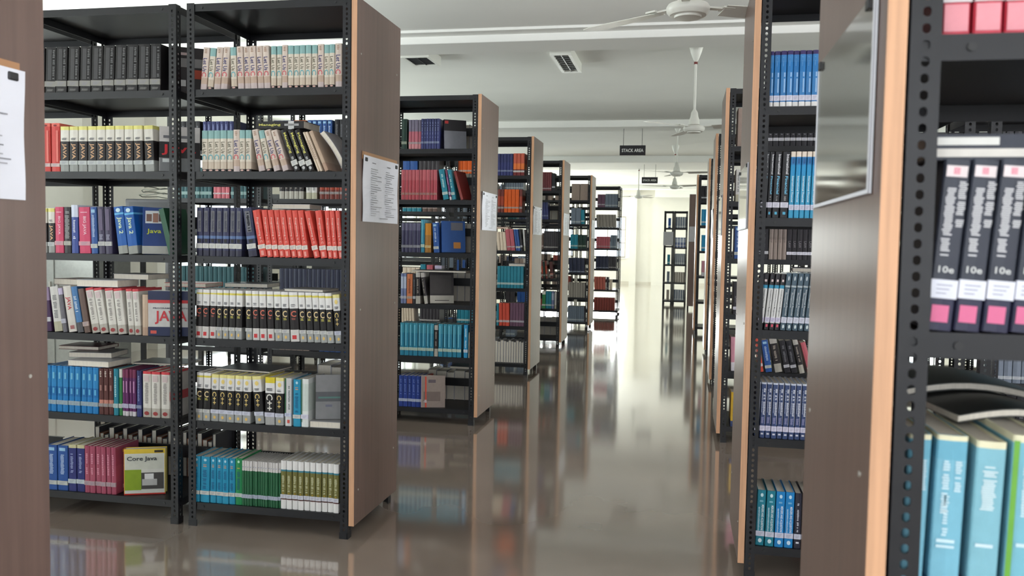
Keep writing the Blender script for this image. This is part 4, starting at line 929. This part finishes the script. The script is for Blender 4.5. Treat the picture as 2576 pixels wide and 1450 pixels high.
# books of the racks' other side: they show their page edges
def rear(rk, bay, lev, x0, x1, ts, h=.235, cols=((60, 60, 66),), lean=0, dy=0):
    z = LVS.get(rk, LV)[lev]; x = x0; rr = random.Random(int(abs(x0)*1000)+lev); i = 0
    while x+ts[0]*.8 < x1:
        t = rr.uniform(*ts) if x+ts[1] < x1 else max(.012, x1-x); c = cols[i % len(cols)]; key = 'rear%d_%s' % (i % 3, c)
        if key not in S: S[key] = (h-.008*(i % 3), .19, c, [], None, [], '', '')
        i += 1
        lbl = '%s book with pale page edges out, %s, %s' % (ORD[i-1], SHF[lev], RKN[(rk, bay)])
        b_ = add_book(key, x+t/2, RY[rk]+DP-.014-dy, z+.0006, t, 0, 'bound_volume', lbl, 'far-side books of %s' % RKN[(rk, bay)], 1, True); x += t+.0004
for lev, a, b_ in ((0, -1.95, -1.50), (2, -1.95, -1.50), (3, -1.80, -1.50), (4, -1.80, -1.50), (5, -1.80, -1.50)): rear('B', 1, lev, a, b_, (.06, .09), .235, ((196, 194, 200), (120, 120, 124), (206, 204, 208)))
rear('A', 1, 1, -1.78, -1.50, (.07, .1), .235, ((196, 194, 200),)); rear('A', 1, 3, -2.245, -2.17, (.03, .04)); rear('A', 1, 4, -2.245, -2.17, (.035, .045)); rear('A', 1, 5, -2.245, -2.19, (.03, .04))
rear('A', 2, 0, -3.05, -2.34, (.022, .034), .21, ((60, 60, 66), (150, 90, 60), (70, 80, 90)))
rear('C', 1, 0, -2.15, -1.54, (.024, .032), .235, ((176, 174, 180),), dy=.305)
rear('D', 1, 4, -1.90, -1.56, (.08, .09), .235, ((150, 130, 110),)); rear('D', 1, 0, -1.97, -1.56, (.08, .1), .22, ((196, 194, 200),))
def book_obj(name, loc, rot, w, h, t, col, label, group=None, draws=(), spine_col=None, marks=(), cat='book'):
    """a single book drawn on its front board as well: spine at the origin facing -y, board facing +x, upright"""
    loc = (loc[0], loc[1], loc[2]+t/2*abs(math.sin(rot[1]))+.0006)
    root = tag(empty(name, loc, rot), label, cat, group); bt = .0018
    m = MB(); sc = spine_col or col
    m.box(-t/2, t/2, 0, bt, 0, h, sc); m.box(-t/2, -t/2+bt, bt, w, 0, h, col); m.box(t/2-bt, t/2, bt, w, 0, h, col); m.build('cover', M['print'], root)
    m = MB(); m.box(-t/2+bt, t/2-bt, bt, w-.004, .003, h-.003); m.build('pages', M['pages'], root)
    if draws or marks:
        m = MB(); X_ = t/2+.0008; i = 0
        for k, n, c, x0, x1, z0, z1, dn in draws:
            fr = lambda a, b_: (X_+.0004*i, a*w, b_*h)
            if k == 't': put_text(m, n, fr, x0, x1, z0, z1, c, dn)
            else: m.poly([fr(x0, z0), fr(x1, z0), fr(x1, z1), fr(x0, z1)], [(0, 1, 2, 3)], c)
            i += 1
        if draws: m.build('lettering', M['print'], root)
        m = MB()
        for k, n, c, x0, x1, z0, z1, dn in marks:
            fr = lambda a, b_: (-t/2+a*t, -.0008-.0003*i, b_*h)
            if k == 't': put_text(m, n, fr, x0, x1, z0, z1, c, dn)
            else: m.poly([fr(x0, z0), fr(x1, z0), fr(x1, z1), fr(x0, z1)], [(0, 1, 2, 3)], c)
            i += 1
        if marks: m.build('spine_lettering', M['print'], root)
    return root
def q(k, n, c, x0, x1, z0, z1, dn=False): return (k, n, c, x0, x1, z0, z1, dn)
# face-on books of the first left rack's inner bay
book_obj('textbook', (-2.622, YA+.035, .1136), (0, 0, R(-68)), .19, .224, .042, (226, 196, 70), 'orange-spined yellow and green programming book standing face on, bottom shelf, inner bay', None,
         [q('b', 0, (196, 60, 50), .0, 1, 0, .03), q('b', 0, (214, 214, 206), .02, .98, .03, .90), q('b', 0, (206, 208, 196), .06, .94, .56, .88), q('b', 0, (140, 166, 50), .02, .42, .10, .55), q('b', 0, (74, 72, 70), .42, .96, .12, .48), q('b', 0, (186, 186, 184), .44, .80, .20, .34), q('b', 0, (226, 226, 226), .5, .72, .34, .46), q('b', 0, (60, 50, 30), .74, .95, .92, .97), q('t', 'Core Java', (60, 66, 70), .08, .80, .72, .84)],
         (226, 130, 90), [q('t', 'Core Java', (240, 190, 170), .35, .7, .3, .68, True), q('b', 0, (90, 80, 110), .3, .7, .80, .90), q('b', 0, (214, 200, 190), 0, 1, .16, .24), q('b', 0, (226, 196, 70), 0, 1, .94, 1)])
book_obj('textbook', (-2.478, YA+.03, .8956), (0, 0, R(-78)), .20, .214, .04, (206, 204, 202), 'large white programming book with red capitals standing face on, third shelf up, inner bay', None,
         [q('b', 0, (44, 52, 84), 0, 1, .80, 1), q('b', 0, (206, 62, 66), .0, 1, .73, .80), q('t', 'PROGRAMMING WITH', (70, 70, 90), .12, .95, .60, .635), q('t', 'JAVA', (204, 62, 70), .16, .92, .26, .56), q('b', 0, (44, 52, 84), 0, 1, 0, .2), q('b', 0, (206, 90, 80), .06, .2, .05, .12)],
         (216, 206, 204), [q('b', 0, (60, 70, 110), .2, .8, .88, .96)])
book_obj('reference_book', (-2.432, YA+.045, 1.6726), (0, R(-5), R(-62)), .18, .213, .04, (120, 122, 124), 'black-white manual with red title slumped face on, fifth shelf up, inner bay', None,
         [q('b', 0, (206, 202, 200), 0, 1, .66, 1), q('b', 0, (36, 32, 34), 0, 1, .30, .66), q('t', 'Java', (206, 40, 50), .06, .90, .36, .60), q('b', 0, (110, 110, 116), .1, .8, .74, .80), q('b', 0, (204, 210, 210), .08, .5, .20, .28)],
         (206, 202, 200), [q('b', 0, (36, 32, 34), 0, 1, .30, .66)])
book_obj('textbook', (-2.520, YA+.04, 1.2806), (0, R(-6), R(-66)), .12, .222, .032, (30, 60, 120), 'blue programming book with a group picture on its cover, fourth shelf up', None,
         [q('b', 0, (206, 210, 214), .1, .9, .66, .93), q('b', 0, (120, 92, 82), .14, .34, .70, .86), q('b', 0, (150, 110, 96), .38, .58, .68, .88), q('b', 0, (90, 66, 60), .6, .82, .70, .86), q('t', 'Java', (186, 196, 60), .16, .7, .42, .54), q('b', 0, (176, 176, 170), 0, 1, 0, .17)], (26, 90, 168))
book_obj('textbook', (-2.350, YA+.010, 1.2806), (0, R(-15), R(-6)), .16, .222, .028, (36, 84, 60), 'green book leaning open with pale pages showing, fourth shelf up, inner bay')
book_obj('reference_book', (-2.384, YA+.065, 2.0486), (0, R(-5), R(-58)), .19, .212, .045, (40, 36, 38), 'thick black book slumped against the post on the top book shelf', None,
         [q('b', 0, (170, 150, 150), .1, .5, .82, .88), q('b', 0, (120, 118, 118), .15, .8, .55, .75), q('b', 0, (150, 60, 40), .5, .9, .3, .5), q('b', 0, (176, 176, 176), 0, .35, .12, .26)])
book_obj('textbook', (-1.640, YA+.05, .5345), (0, R(-3), R(-70)), .15, .205, .016, (136, 136, 138), 'grey book bulging open at the end of the second shelf up', None,
         [q('b', 0, (90, 92, 96), 0, 1, .40, .62), q('b', 0, (90, 130, 124), .08, .8, .47, .51), q('b', 0, (110, 110, 130), .3, .5, .28, .33)])
book_obj('textbook', (-1.748, YB+.04, 2.0486), (0, R(-6), R(-62)), .17, .218, .03, (120, 122, 130), 'grey book with black band slumped face on, top book shelf, second left rack', None, [q('b', 0, (34, 32, 36), .0, 1, .62, 1), q('b', 0, (170, 50, 50), .04, .2, .86, .96)], (50, 50, 70))
book_obj('textbook', (-1.600, YB+.03, 1.6726), (0, R(-17), R(-12)), .16, .22, .02, (150, 60, 56), 'red-edged book fallen back at the end of the fifth shelf, second left rack')
book_obj('textbook', (-1.758, YB+.045, 1.2806), (0, R(-8), R(-64)), .18, .235, .035, (40, 84, 150), 'blue book with orange mark standing face on, second left rack', None, [q('b', 0, (196, 130, 60), .5, .8, .12, .32), q('b', 0, (110, 110, 120), .4, .9, .7, .95)])
book_obj('textbook', (-1.842, YB+.04, .8956), (0, R(-9), R(-66)), .18, .235, .035, (42, 38, 40), 'black and grey book slumped face on, third shelf up, second left rack', None, [q('b', 0, (170, 166, 156), 0, 1, 0, .25), q('b', 0, (40, 36, 36), .2, .8, .08, .1), q('b', 0, (60, 56, 56), .0, .9, .3, .9)])
book_obj('textbook', (-1.895, YB+.02, .1136), (0, R(0), R(-74)), .18, .24, .03, (150, 136, 128), 'worn beige book curling face on, bottom shelf, second left rack', None, [q('b', 0, (100, 90, 96), .3, .6, .78, .88), q('b', 0, (120, 106, 100), .1, .8, .2, .5)], (206, 180, 170))
# flat-lying books: local spine axis turned to lie down
def flat(name, x, y, z, L, w, t, rz, col, label, draws=None):
    """lies on its board; L along x, w along y"""
    root = tag(empty(name, (x, y, z), (0, 0, R(rz))), label, 'book'); bt = .0018; m = MB()
    m.box(0, L, 0, w, 0, bt, col); m.box(0, L, 0, w, t-bt, t, col); m.box(0, L, w-bt, w, bt, t-bt, col); m.build('cover', M['print'], root)
    m = MB(); m.box(.003, L-.003, .003, w-bt, bt, t-bt); m.build('pages', M['pages'], root)
    if draws:
        m = MB()
        for k, n, c, x0, x1, z0, z1 in draws:
            fr = lambda a, b_: (a*L, -.0008, b_*t)
            if k == 't': put_text(m, n, fr, x0, x1, z0, z1, c)
            else: m.poly([fr(x0, z0), fr(x1, z0), fr(x1, z1), fr(x0, z1)], [(0, 1, 2, 3)], c)
        m.build('lettering', M['print'], root)
    return root
def flatspine(name, x, y, z, L, w, t, rz, col, label, draws):
    """lies with its spine towards -y"""
    root = tag(empty(name, (x, y, z), (0, 0, R(rz))), label, 'book'); bt = .0018; m = MB()
    m.box(0, L, 0, w, 0, bt, col); m.box(0, L, 0, w, t-bt, t, col); m.box(0, L, 0, bt, bt, t-bt, col); m.build('cover', M['print'], root)
    m = MB(); m.box(.003, L-.003, bt, w-.003, bt, t-bt); m.build('pages', M['pages'], root); m = MB()
    for k, n, c, x0, x1, z0, z1 in draws:
        fr = lambda a, b_: (a*L, -.0008, b_*t)
        if k == 't': put_text(m, n, fr, x0, x1, z0, z1, c)
        else: m.poly([fr(x0, z0), fr(x1, z0), fr(x1, z1), fr(x0, z1)], [(0, 1, 2, 3)], c)
    m.build('lettering', M['print'], root); return root
flatspine('paperback', -1.945, YA+.06, 1.672+.2005, .24, .17, .034, -2, (34, 31, 33), 'black book with yellow title lying flat on the leaning books, fifth shelf', [('t', 'Managing', (214, 208, 110), .06, .52, .3, .7), ('b', 0, (206, 206, 206), .68, .80, -.1, 1), ('b', 0, (170, 170, 170), .60, .9, .35, .65)])
flat('textbook', -1.87, YA+.26, 1.672+.002, .36, .2, .030, 3, (60, 72, 116), 'navy book lying flat behind the leaning books on the fifth shelf')
flat('paperback', -1.895, YA+.12, 1.28+.2275, .19, .14, .022, 1, (206, 206, 210), 'white book lying flat on top of the coral-red books')
flat('paperback', -1.80, YA+.05, .895+.230, .20, .16, .012, -4, (150, 150, 152), 'thin grey book lying flat on the manuals, third shelf, aisle bay')
flat('paperback', -2.20, YA+.22, .895+.230, .22, .17, .02, 6, (110, 112, 116), 'thin dark-edged book lying flat at the post end of the manuals')
flat('paperback', -1.80, YA+.03, .5036, .0, .0, .0, 0, (0, 0, 0), '') if False else None
flat('textbook', -1.655, YA+.015, .5036, .15, .19, .030, 2, (150, 150, 152), 'white-paged book lying flat at the end of the second shelf up')
flat('textbook', -2.86, YA+.01, .895+.2265, .22, .17, .033, 2, (190, 190, 196), 'thick white-paged book lying on the white books, third shelf, inner bay')
flat('textbook', -2.74, YA+.12, .895+.2610, .20, .16, .026, -3, (170, 168, 168), 'upper white-paged book of the two lying on the white books')
flat('textbook', -3.06, YA+.10, .895+.2265, .17, .16, .03, -8, (96, 64, 54), 'brown book lying flat near the blurred panel, third shelf')
flat('textbook', -2.50, YA+.18, .895+.2265, .22, .17, .02, 2, (206, 76, 64), 'red-covered book lying flat near the posts, third shelf, inner bay')
flat('textbook', -2.93, YA+.03, .503+.2275, .23, .17, .028, -1, (176, 174, 176), 'lower white-paged book lying on the sky-blue books')
flat('textbook', -2.98, YA+.10, .503+.2565, .22, .17, .026, 9, (150, 150, 150), 'upper white-paged book lying on the sky-blue books')
flat('textbook', -3.10, YA+.18, .503+.2835, .22, .17, .018, 3, (96, 40, 48), 'maroon book topping the small pile, second shelf, inner bay')
flat('paperback', -2.66, YA+.16, .503+.2275, .27, .18, .010, 5, (84, 82, 84), 'thin dark magazine lying flat on the violet books, second shelf')
flat('paperback', -2.20, YA+.14, .503+.2235, .30, .20, .010, -6, (70, 68, 72), 'thin dark magazine lying flat on the gold-titled manuals, second shelf up')
flat('textbook', -1.75, YB+.30, .113+.26, .22, .17, .02, 0, (90, 90, 92), 'grey book lying above the page edges, bottom shelf, second left rack')
flat('textbook', -1.98, YB+.02, .895+.2405, .42, .2, .012, 0, (120, 118, 116), 'wide grey magazine lying flat over the third shelf, second left rack')
flat('paperback', -1.745, YC+.05, .895+.2265, .17, .17, .025, 3, (186, 182, 190), 'pale book lying on the teal books, third left rack')
flat('paperback', -2.0, YC+.02, 1.28+.2265, .25, .17, .015, 0, (206, 96, 40), 'orange book lying flat on the leaning books, third left rack')
# bent and curled books
def bent(name, loc, rot, L, w, t, sag, col, label, k=1.0):
    root = tag(empty(name, loc, rot), label, 'book'); n = 10
    def slab(a, b_, c, mt, nm, sh=0):
        m = MB(); P = []
        for i in range(n+1):
            u = i/n; x = L*u; z = sag*math.sin(u*math.pi*k)
            for y in (sh, w-sh):
                for zz in (a, b_): P.append((x, y, z+zz))
        F = [(0, 1, 3, 2), (4*n, 4*n+2, 4*n+3, 4*n+1)]
        for i in range(n):
            o = 4*i; F += [(o, o+4, o+5, o+1), (o+2, o+3, o+7, o+6), (o+1, o+5, o+7, o+3), (o, o+2, o+6, o+4)]
        m.poly(P, F, c); m.build(nm, mt, root, True)
    slab(0, .0015, col, M['print'], 'cover'); slab(t-.0015, t, col, M['print'], 'cover'); slab(.0015, t-.0015, (255, 255, 255), M['pages'], 'pages', .003)
bent('paperback', (-1.612, YA+.02, 1.672+.172), (0, R(56), 0), .19, .16, .022, .008, (190, 186, 190), 'open white-paged book slumped against the post, fifth shelf up, aisle bay')
bent('paperback', (.40, 1.32, 1.1185), (R(0), R(4), R(8)), .20, .17, .012, .018, (60, 62, 60), 'curled dark book lying on the light blue books, nearest right rack')
bent('paperback', (.50, 1.30, 1.1605), (R(2), R(10), R(-14)), .20, .16, .014, .022, (180, 180, 182), 'curled white-paged book lying on the light blue books')
bent('paperback', (.33, 1.46, 1.1230), (0, 0, R(4)), .26, .2, .012, .022, (52, 54, 52), 'dark curled magazine behind the light blue books')
flatspine('reference_book', .318, 1.222, 1.26+.2275, .215, .19, .034, 0, (50, 54, 66), 'black book with two white title lines lying flat on its likes', [('b', 0, (216, 216, 212), .0, .40, .58, .88), ('b', 0, (210, 206, 200), .0, .72, .12, .44)])
flat('paperback', .86, YB-.02+.05, .895+.25, .16, .15, .02, 4, (176, 150, 110), 'kraft-covered book lying flat behind the finance textbooks')
flat('paperback', .72, 3.5569+.20, 1.03+.2335, .20, .17, .012, 6, (206, 204, 204), 'white book lying flat on the slate-green finance textbooks')
flat('paperback', .46, 3.5569+.18, 1.03+.2335, .20, .17, .018, -5, (84, 86, 96), 'dark thin book lying flat on the white finance textbooks')
bent('paperback', (.46, 3.5569+.28, .1385), (0, R(-6), R(20)), .22, .18, .014, .02, (80, 76, 72), 'curled dark-covered book behind the merger textbooks')

# ---------------------------------------------------------------- notices on the end panels
M['notice'] = M['paper']
def notice(xs, side, y0, y1, z0, z1, label, dashes=True, clips=True, tape=False):
    root = tag(empty('notice_sheet', (xs, (y0+y1)/2, (z0+z1)/2)), label, 'notice', 'sheets fixed to the rack end panels')
    w, h = (y1-y0)/2, (z1-z0)/2; m = MB(); n = 8; P = []
    for j in range(n+1):
        v = -h+2*h*j/n
        for i in range(5):
            u = -w+2*w*i/4; P.append((side*(.002+.003*(j/n)**4+.0015*math.sin(i*1.7+j)), u, v))
    N = len(P); F = [(j*5+i, j*5+i+1, j*5+i+6, j*5+i+5) for j in range(n) for i in range(4)]
    P += [(x-side*.0008, y, z) for x, y, z in P]; F += [tuple(N+a for a in f[::-1]) for f in F]
    m.poly(P, F); m.build('sheet', M['paper'], root)
    if dashes:
        m = MB(); rr = random.Random(int(abs(y0)*100)); X_ = side*.0062
        def bar(a, c, v, th, col):
            a, c = (a, c) if side > 0 else (-c, -a)
            m.poly([(X_, a, v), (X_, c, v), (X_, c, v+th), (X_, a, v+th)], [(0, 1, 2, 3)], col)
        for c0 in (-w*.62, w*.18):
            for k in range(22):
                v = h*.62-k*h*.068; s_ = c0+rr.choice((0, 0, w*.05)); bar(s_, s_+w*rr.uniform(.15, .62), v, .0028, rr.choice(((140, 140, 146), (120, 120, 126), (165, 165, 172))))
        bar(-w*.55, -w*.35, h*.80, .004, (120, 120, 126)); bar(w*.3, w*.5, h*.78, .004, (120, 120, 126)); bar(-w*.1, w*.35, -h*.88, .003, (130, 130, 136))
        m.build('lettering', M['print'], root)
    if clips:
        for s in (-1, 1):
            m = MB(); m.box(min(side*.001, side*.009), max(side*.001, side*.009), s*w*.86-.014, s*w*.86+.014, h*.82, h*.82+.018); m.build('magnet', M['rubber'], root, bevel=.003)
    if tape:
        m = MB(); m.box(min(0, side*.0012), max(0, side*.0012), -w-.006, w-.01, h-.02, h+.016); m.build('tape_strip', M['tape'], root)
notice(XA+.0305, 1, 3.666, 4.148, 1.452, 1.755, 'white printed sheet with two black magnets on the first left brown panel', tape=True)
notice(XB+.0305, 1, 6.125, 6.625, 1.455, 1.741, 'white printed sheet on the second left brown panel')
notice(XC+.0305, 1, 8.55, 9.056, 1.45, 1.74, 'white printed sheet on the third left brown panel')
notice(XD+.0305, 1, 10.99, 11.56, 1.468, 1.757, 'small white sheet on the fourth left brown panel', clips=False)
notice(XE+.0305, 1, 13.46, 13.98, 1.45, 1.74, 'faint pale sheet on the fifth left brown panel', clips=False)
notice(-1.459+.0305, 1, 1.150, 1.639, 1.444, 1.725, 'large blurred white sheet cut by the left edge of the picture', tape=True)
def sleeve(xs, y0, y1, z0, z1, label, paper=True):
    root = tag(empty('plastic_sleeve', (xs, (y0+y1)/2, (z0+z1)/2)), label, 'sleeve', 'clear plastic sleeves on the right rack panels')
    w, h = (y1-y0)/2, (z1-z0)/2
    m = MB(); m.box(-.0045, -.003, -w, w, -h, h); m.build('clear_front', M['sleeve'], root)
    m = MB()
    for a in ((-w, -w+.006, -h, h), (w-.006, w, -h, h), (-w+.006, w-.006, -h, -h+.006)): m.box(-.0055, -.0002, a[0], a[1], a[2], a[3])
    m.build('sleeve_seam', M['paper'], root)
    for s in (-1, 1):
        k = MB(); k.box(-.009, -.0046, s*w*.86-.01, s*w*.86+.01, h*.88, h*.88+.014); k.build('magnet', M['rubber'], root)
M['sleeve'] = mat_glass('glossy_clear_plastic', (.92, .92, .9), .62)
sleeve(.285-.0305, 1.25, 1.74, 1.445, 1.72, 'large clear glossy sleeve on the nearest right brown panel')
sleeve(.2905-.0305, 3.60, 4.10, 1.44, 1.71, 'clear sleeve with reflections on the second right brown panel')
sleeve(.2997-.0305, 6.06, 6.56, 1.44, 1.72, 'narrow-looking sleeve on the third right brown panel')
notice(.325-.0305, -1, 8.50, 9.0, 1.44, 1.73, 'pale sheet on the fourth right brown panel', clips=False)

# ---------------------------------------------------------------- far end of the aisle
m = rack_unit(-.40, -.185, 19.6, .5, 2.13, [.1, .51, .92, 1.34, 1.75], 'narrow black open rack at the far end, bay nearer the bright wall', rails=False)
m = rack_unit(-.18, .124, 19.6, .5, 2.13, [.1, .51, .92, 1.31, 1.75], 'black open rack of blue-grey files beside the dark brown board', rails=False)
RKN[('far', 1)] = 'small far rack'; RY['far'] = 19.6; LVS['far'] = [.1, .51, .92, 1.31, 1.75]; SHF.append('')
for lev, n, a, c, st in ((0, 5, -.15, .10, 'greyblue'), (1, 5, -.16, .10, 'greyw'), (2, 6, -.16, .10, 'greyblue'), (3, 4, -.16, .10, 'silver'), (4, 5, -.15, .11, 'greyblue')):
    for i in range(n):
        p_ = (c-a)/n; add_book(st, a+p_*(i+.5), 19.62, LVS['far'][lev]+.0006, p_*.95, 0, 'bound_volume', '%s %s from left, %s, small far rack' % (ORD[i], S[st][6], SHF[lev]), 'volumes on the small far rack', 1)
for i, (z, st) in enumerate(((.1, 'greyw'), (.51, 'greyblue'), (.92, 'tealp'), (1.75, 'bluek'))):
    add_book(st, -.28, 19.62, z+.0006, .06, 0, 'bound_volume', 'lone %s in the narrow bay of the far rack, %s' % (S[st][6], ['lowest', 'second lowest', 'middle', 'highest'][i]), None, 1)
b = MB(); b.box(-.41, -.19, 19.575, 19.59, 1.35, 1.66, (176, 176, 180)); tag(b.build('notice_board', M['print']), 'square grey card hanging on the narrow open rack at the far end', 'card')
root = tag(empty('book_rack', (.235, 18.4, 0)), 'dark brown rack side standing across the aisle end beside the small open rack', 'rack', 'black slotted steel book racks')
m = MB(); m.box(-.095, .095, -.0125, .0125, .07, 2.44); m.build('end_panel', M['lam'], root)
for s in (-1, 1):
    m = MB(); m.box(s*.075-.018, s*.075+.018, .013, .05, 0, 2.42); m.build('post', M['metal'], root)
b = MB(); b.box(.15, .285, 18.384, 18.387, 1.44, 1.76, (186, 184, 190)); tag(b.build('notice_sheet', M['print']), 'pale sheet low on the dark brown rack side at the aisle end', 'notice')
# things behind the first left rack, by the side wall
b = MB(); b.box(-.45, .45, -.25, .25, .04, 1.62, (150, 152, 148)); root = tag(empty('steel_cupboard', (-5.86, 7.35, 0)), 'grey steel cupboard by the side wall behind the first left rack', 'cupboard'); b.build('body', M['print'], root, bevel=.004)
for s in (-1, 1):
    m = MB(); m.box(s*.225-.215, s*.225+.215, -.262, -.2505, .08, 1.58, (158, 160, 156)); dr = m.build('door', M['print'], root, bevel=.002)
    m = MB(); m.box(s*.04-.008, s*.04+.008, -.285, -.262, .8, .92); m.build('handle', M['screw'], dr)
root = tag(empty('computer_monitor', (-4.98, 7.45, 1.42), (0, 0, R(6))), 'black old monitor case standing beside the grey steel cupboard', 'monitor')
m = MB(); m.box(-.24, .24, -.2, .2, .02, .30, (44, 44, 48)); m.box(-.15, .15, -.1, .1, 0, .02, (44, 44, 48)); m.build('case', M['print'], root, bevel=.01)
m = MB(); m.box(-.2, .2, -.206, -.2005, .05, .27, (20, 20, 24)); m.build('screen', M['print'], root)
root = tag(empty('side_table', (-5.0, 7.4, 0)), 'plain grey table under the old monitor by the side wall', 'table')
m = MB(); m.box(-.35, .35, -.3, .3, 1.38, 1.42, (120, 120, 118)); m.build('table_top', M['print'], root)
for sx in (-1, 1):
    for sy in (-1, 1): m = MB(); m.box(sx*.32-.02, sx*.32+.02, sy*.27-.02, sy*.27+.02, 0, 1.38, (70, 70, 72)); m.build('leg', M['print'], root)
pth = [(-4.98+.20*math.cos(a*.5)*(1-.012*a), 7.42+.13*math.sin(a*.5), 1.735+.0035*a+.008*math.sin(a*1.9)) for a in range(44)]
m = MB(); m.tube(pth, .005, 6, (90, 92, 84)); tag(m.build('cable_coil', M['print']), 'loose coil of grey cable lying on the old monitor', 'cable')
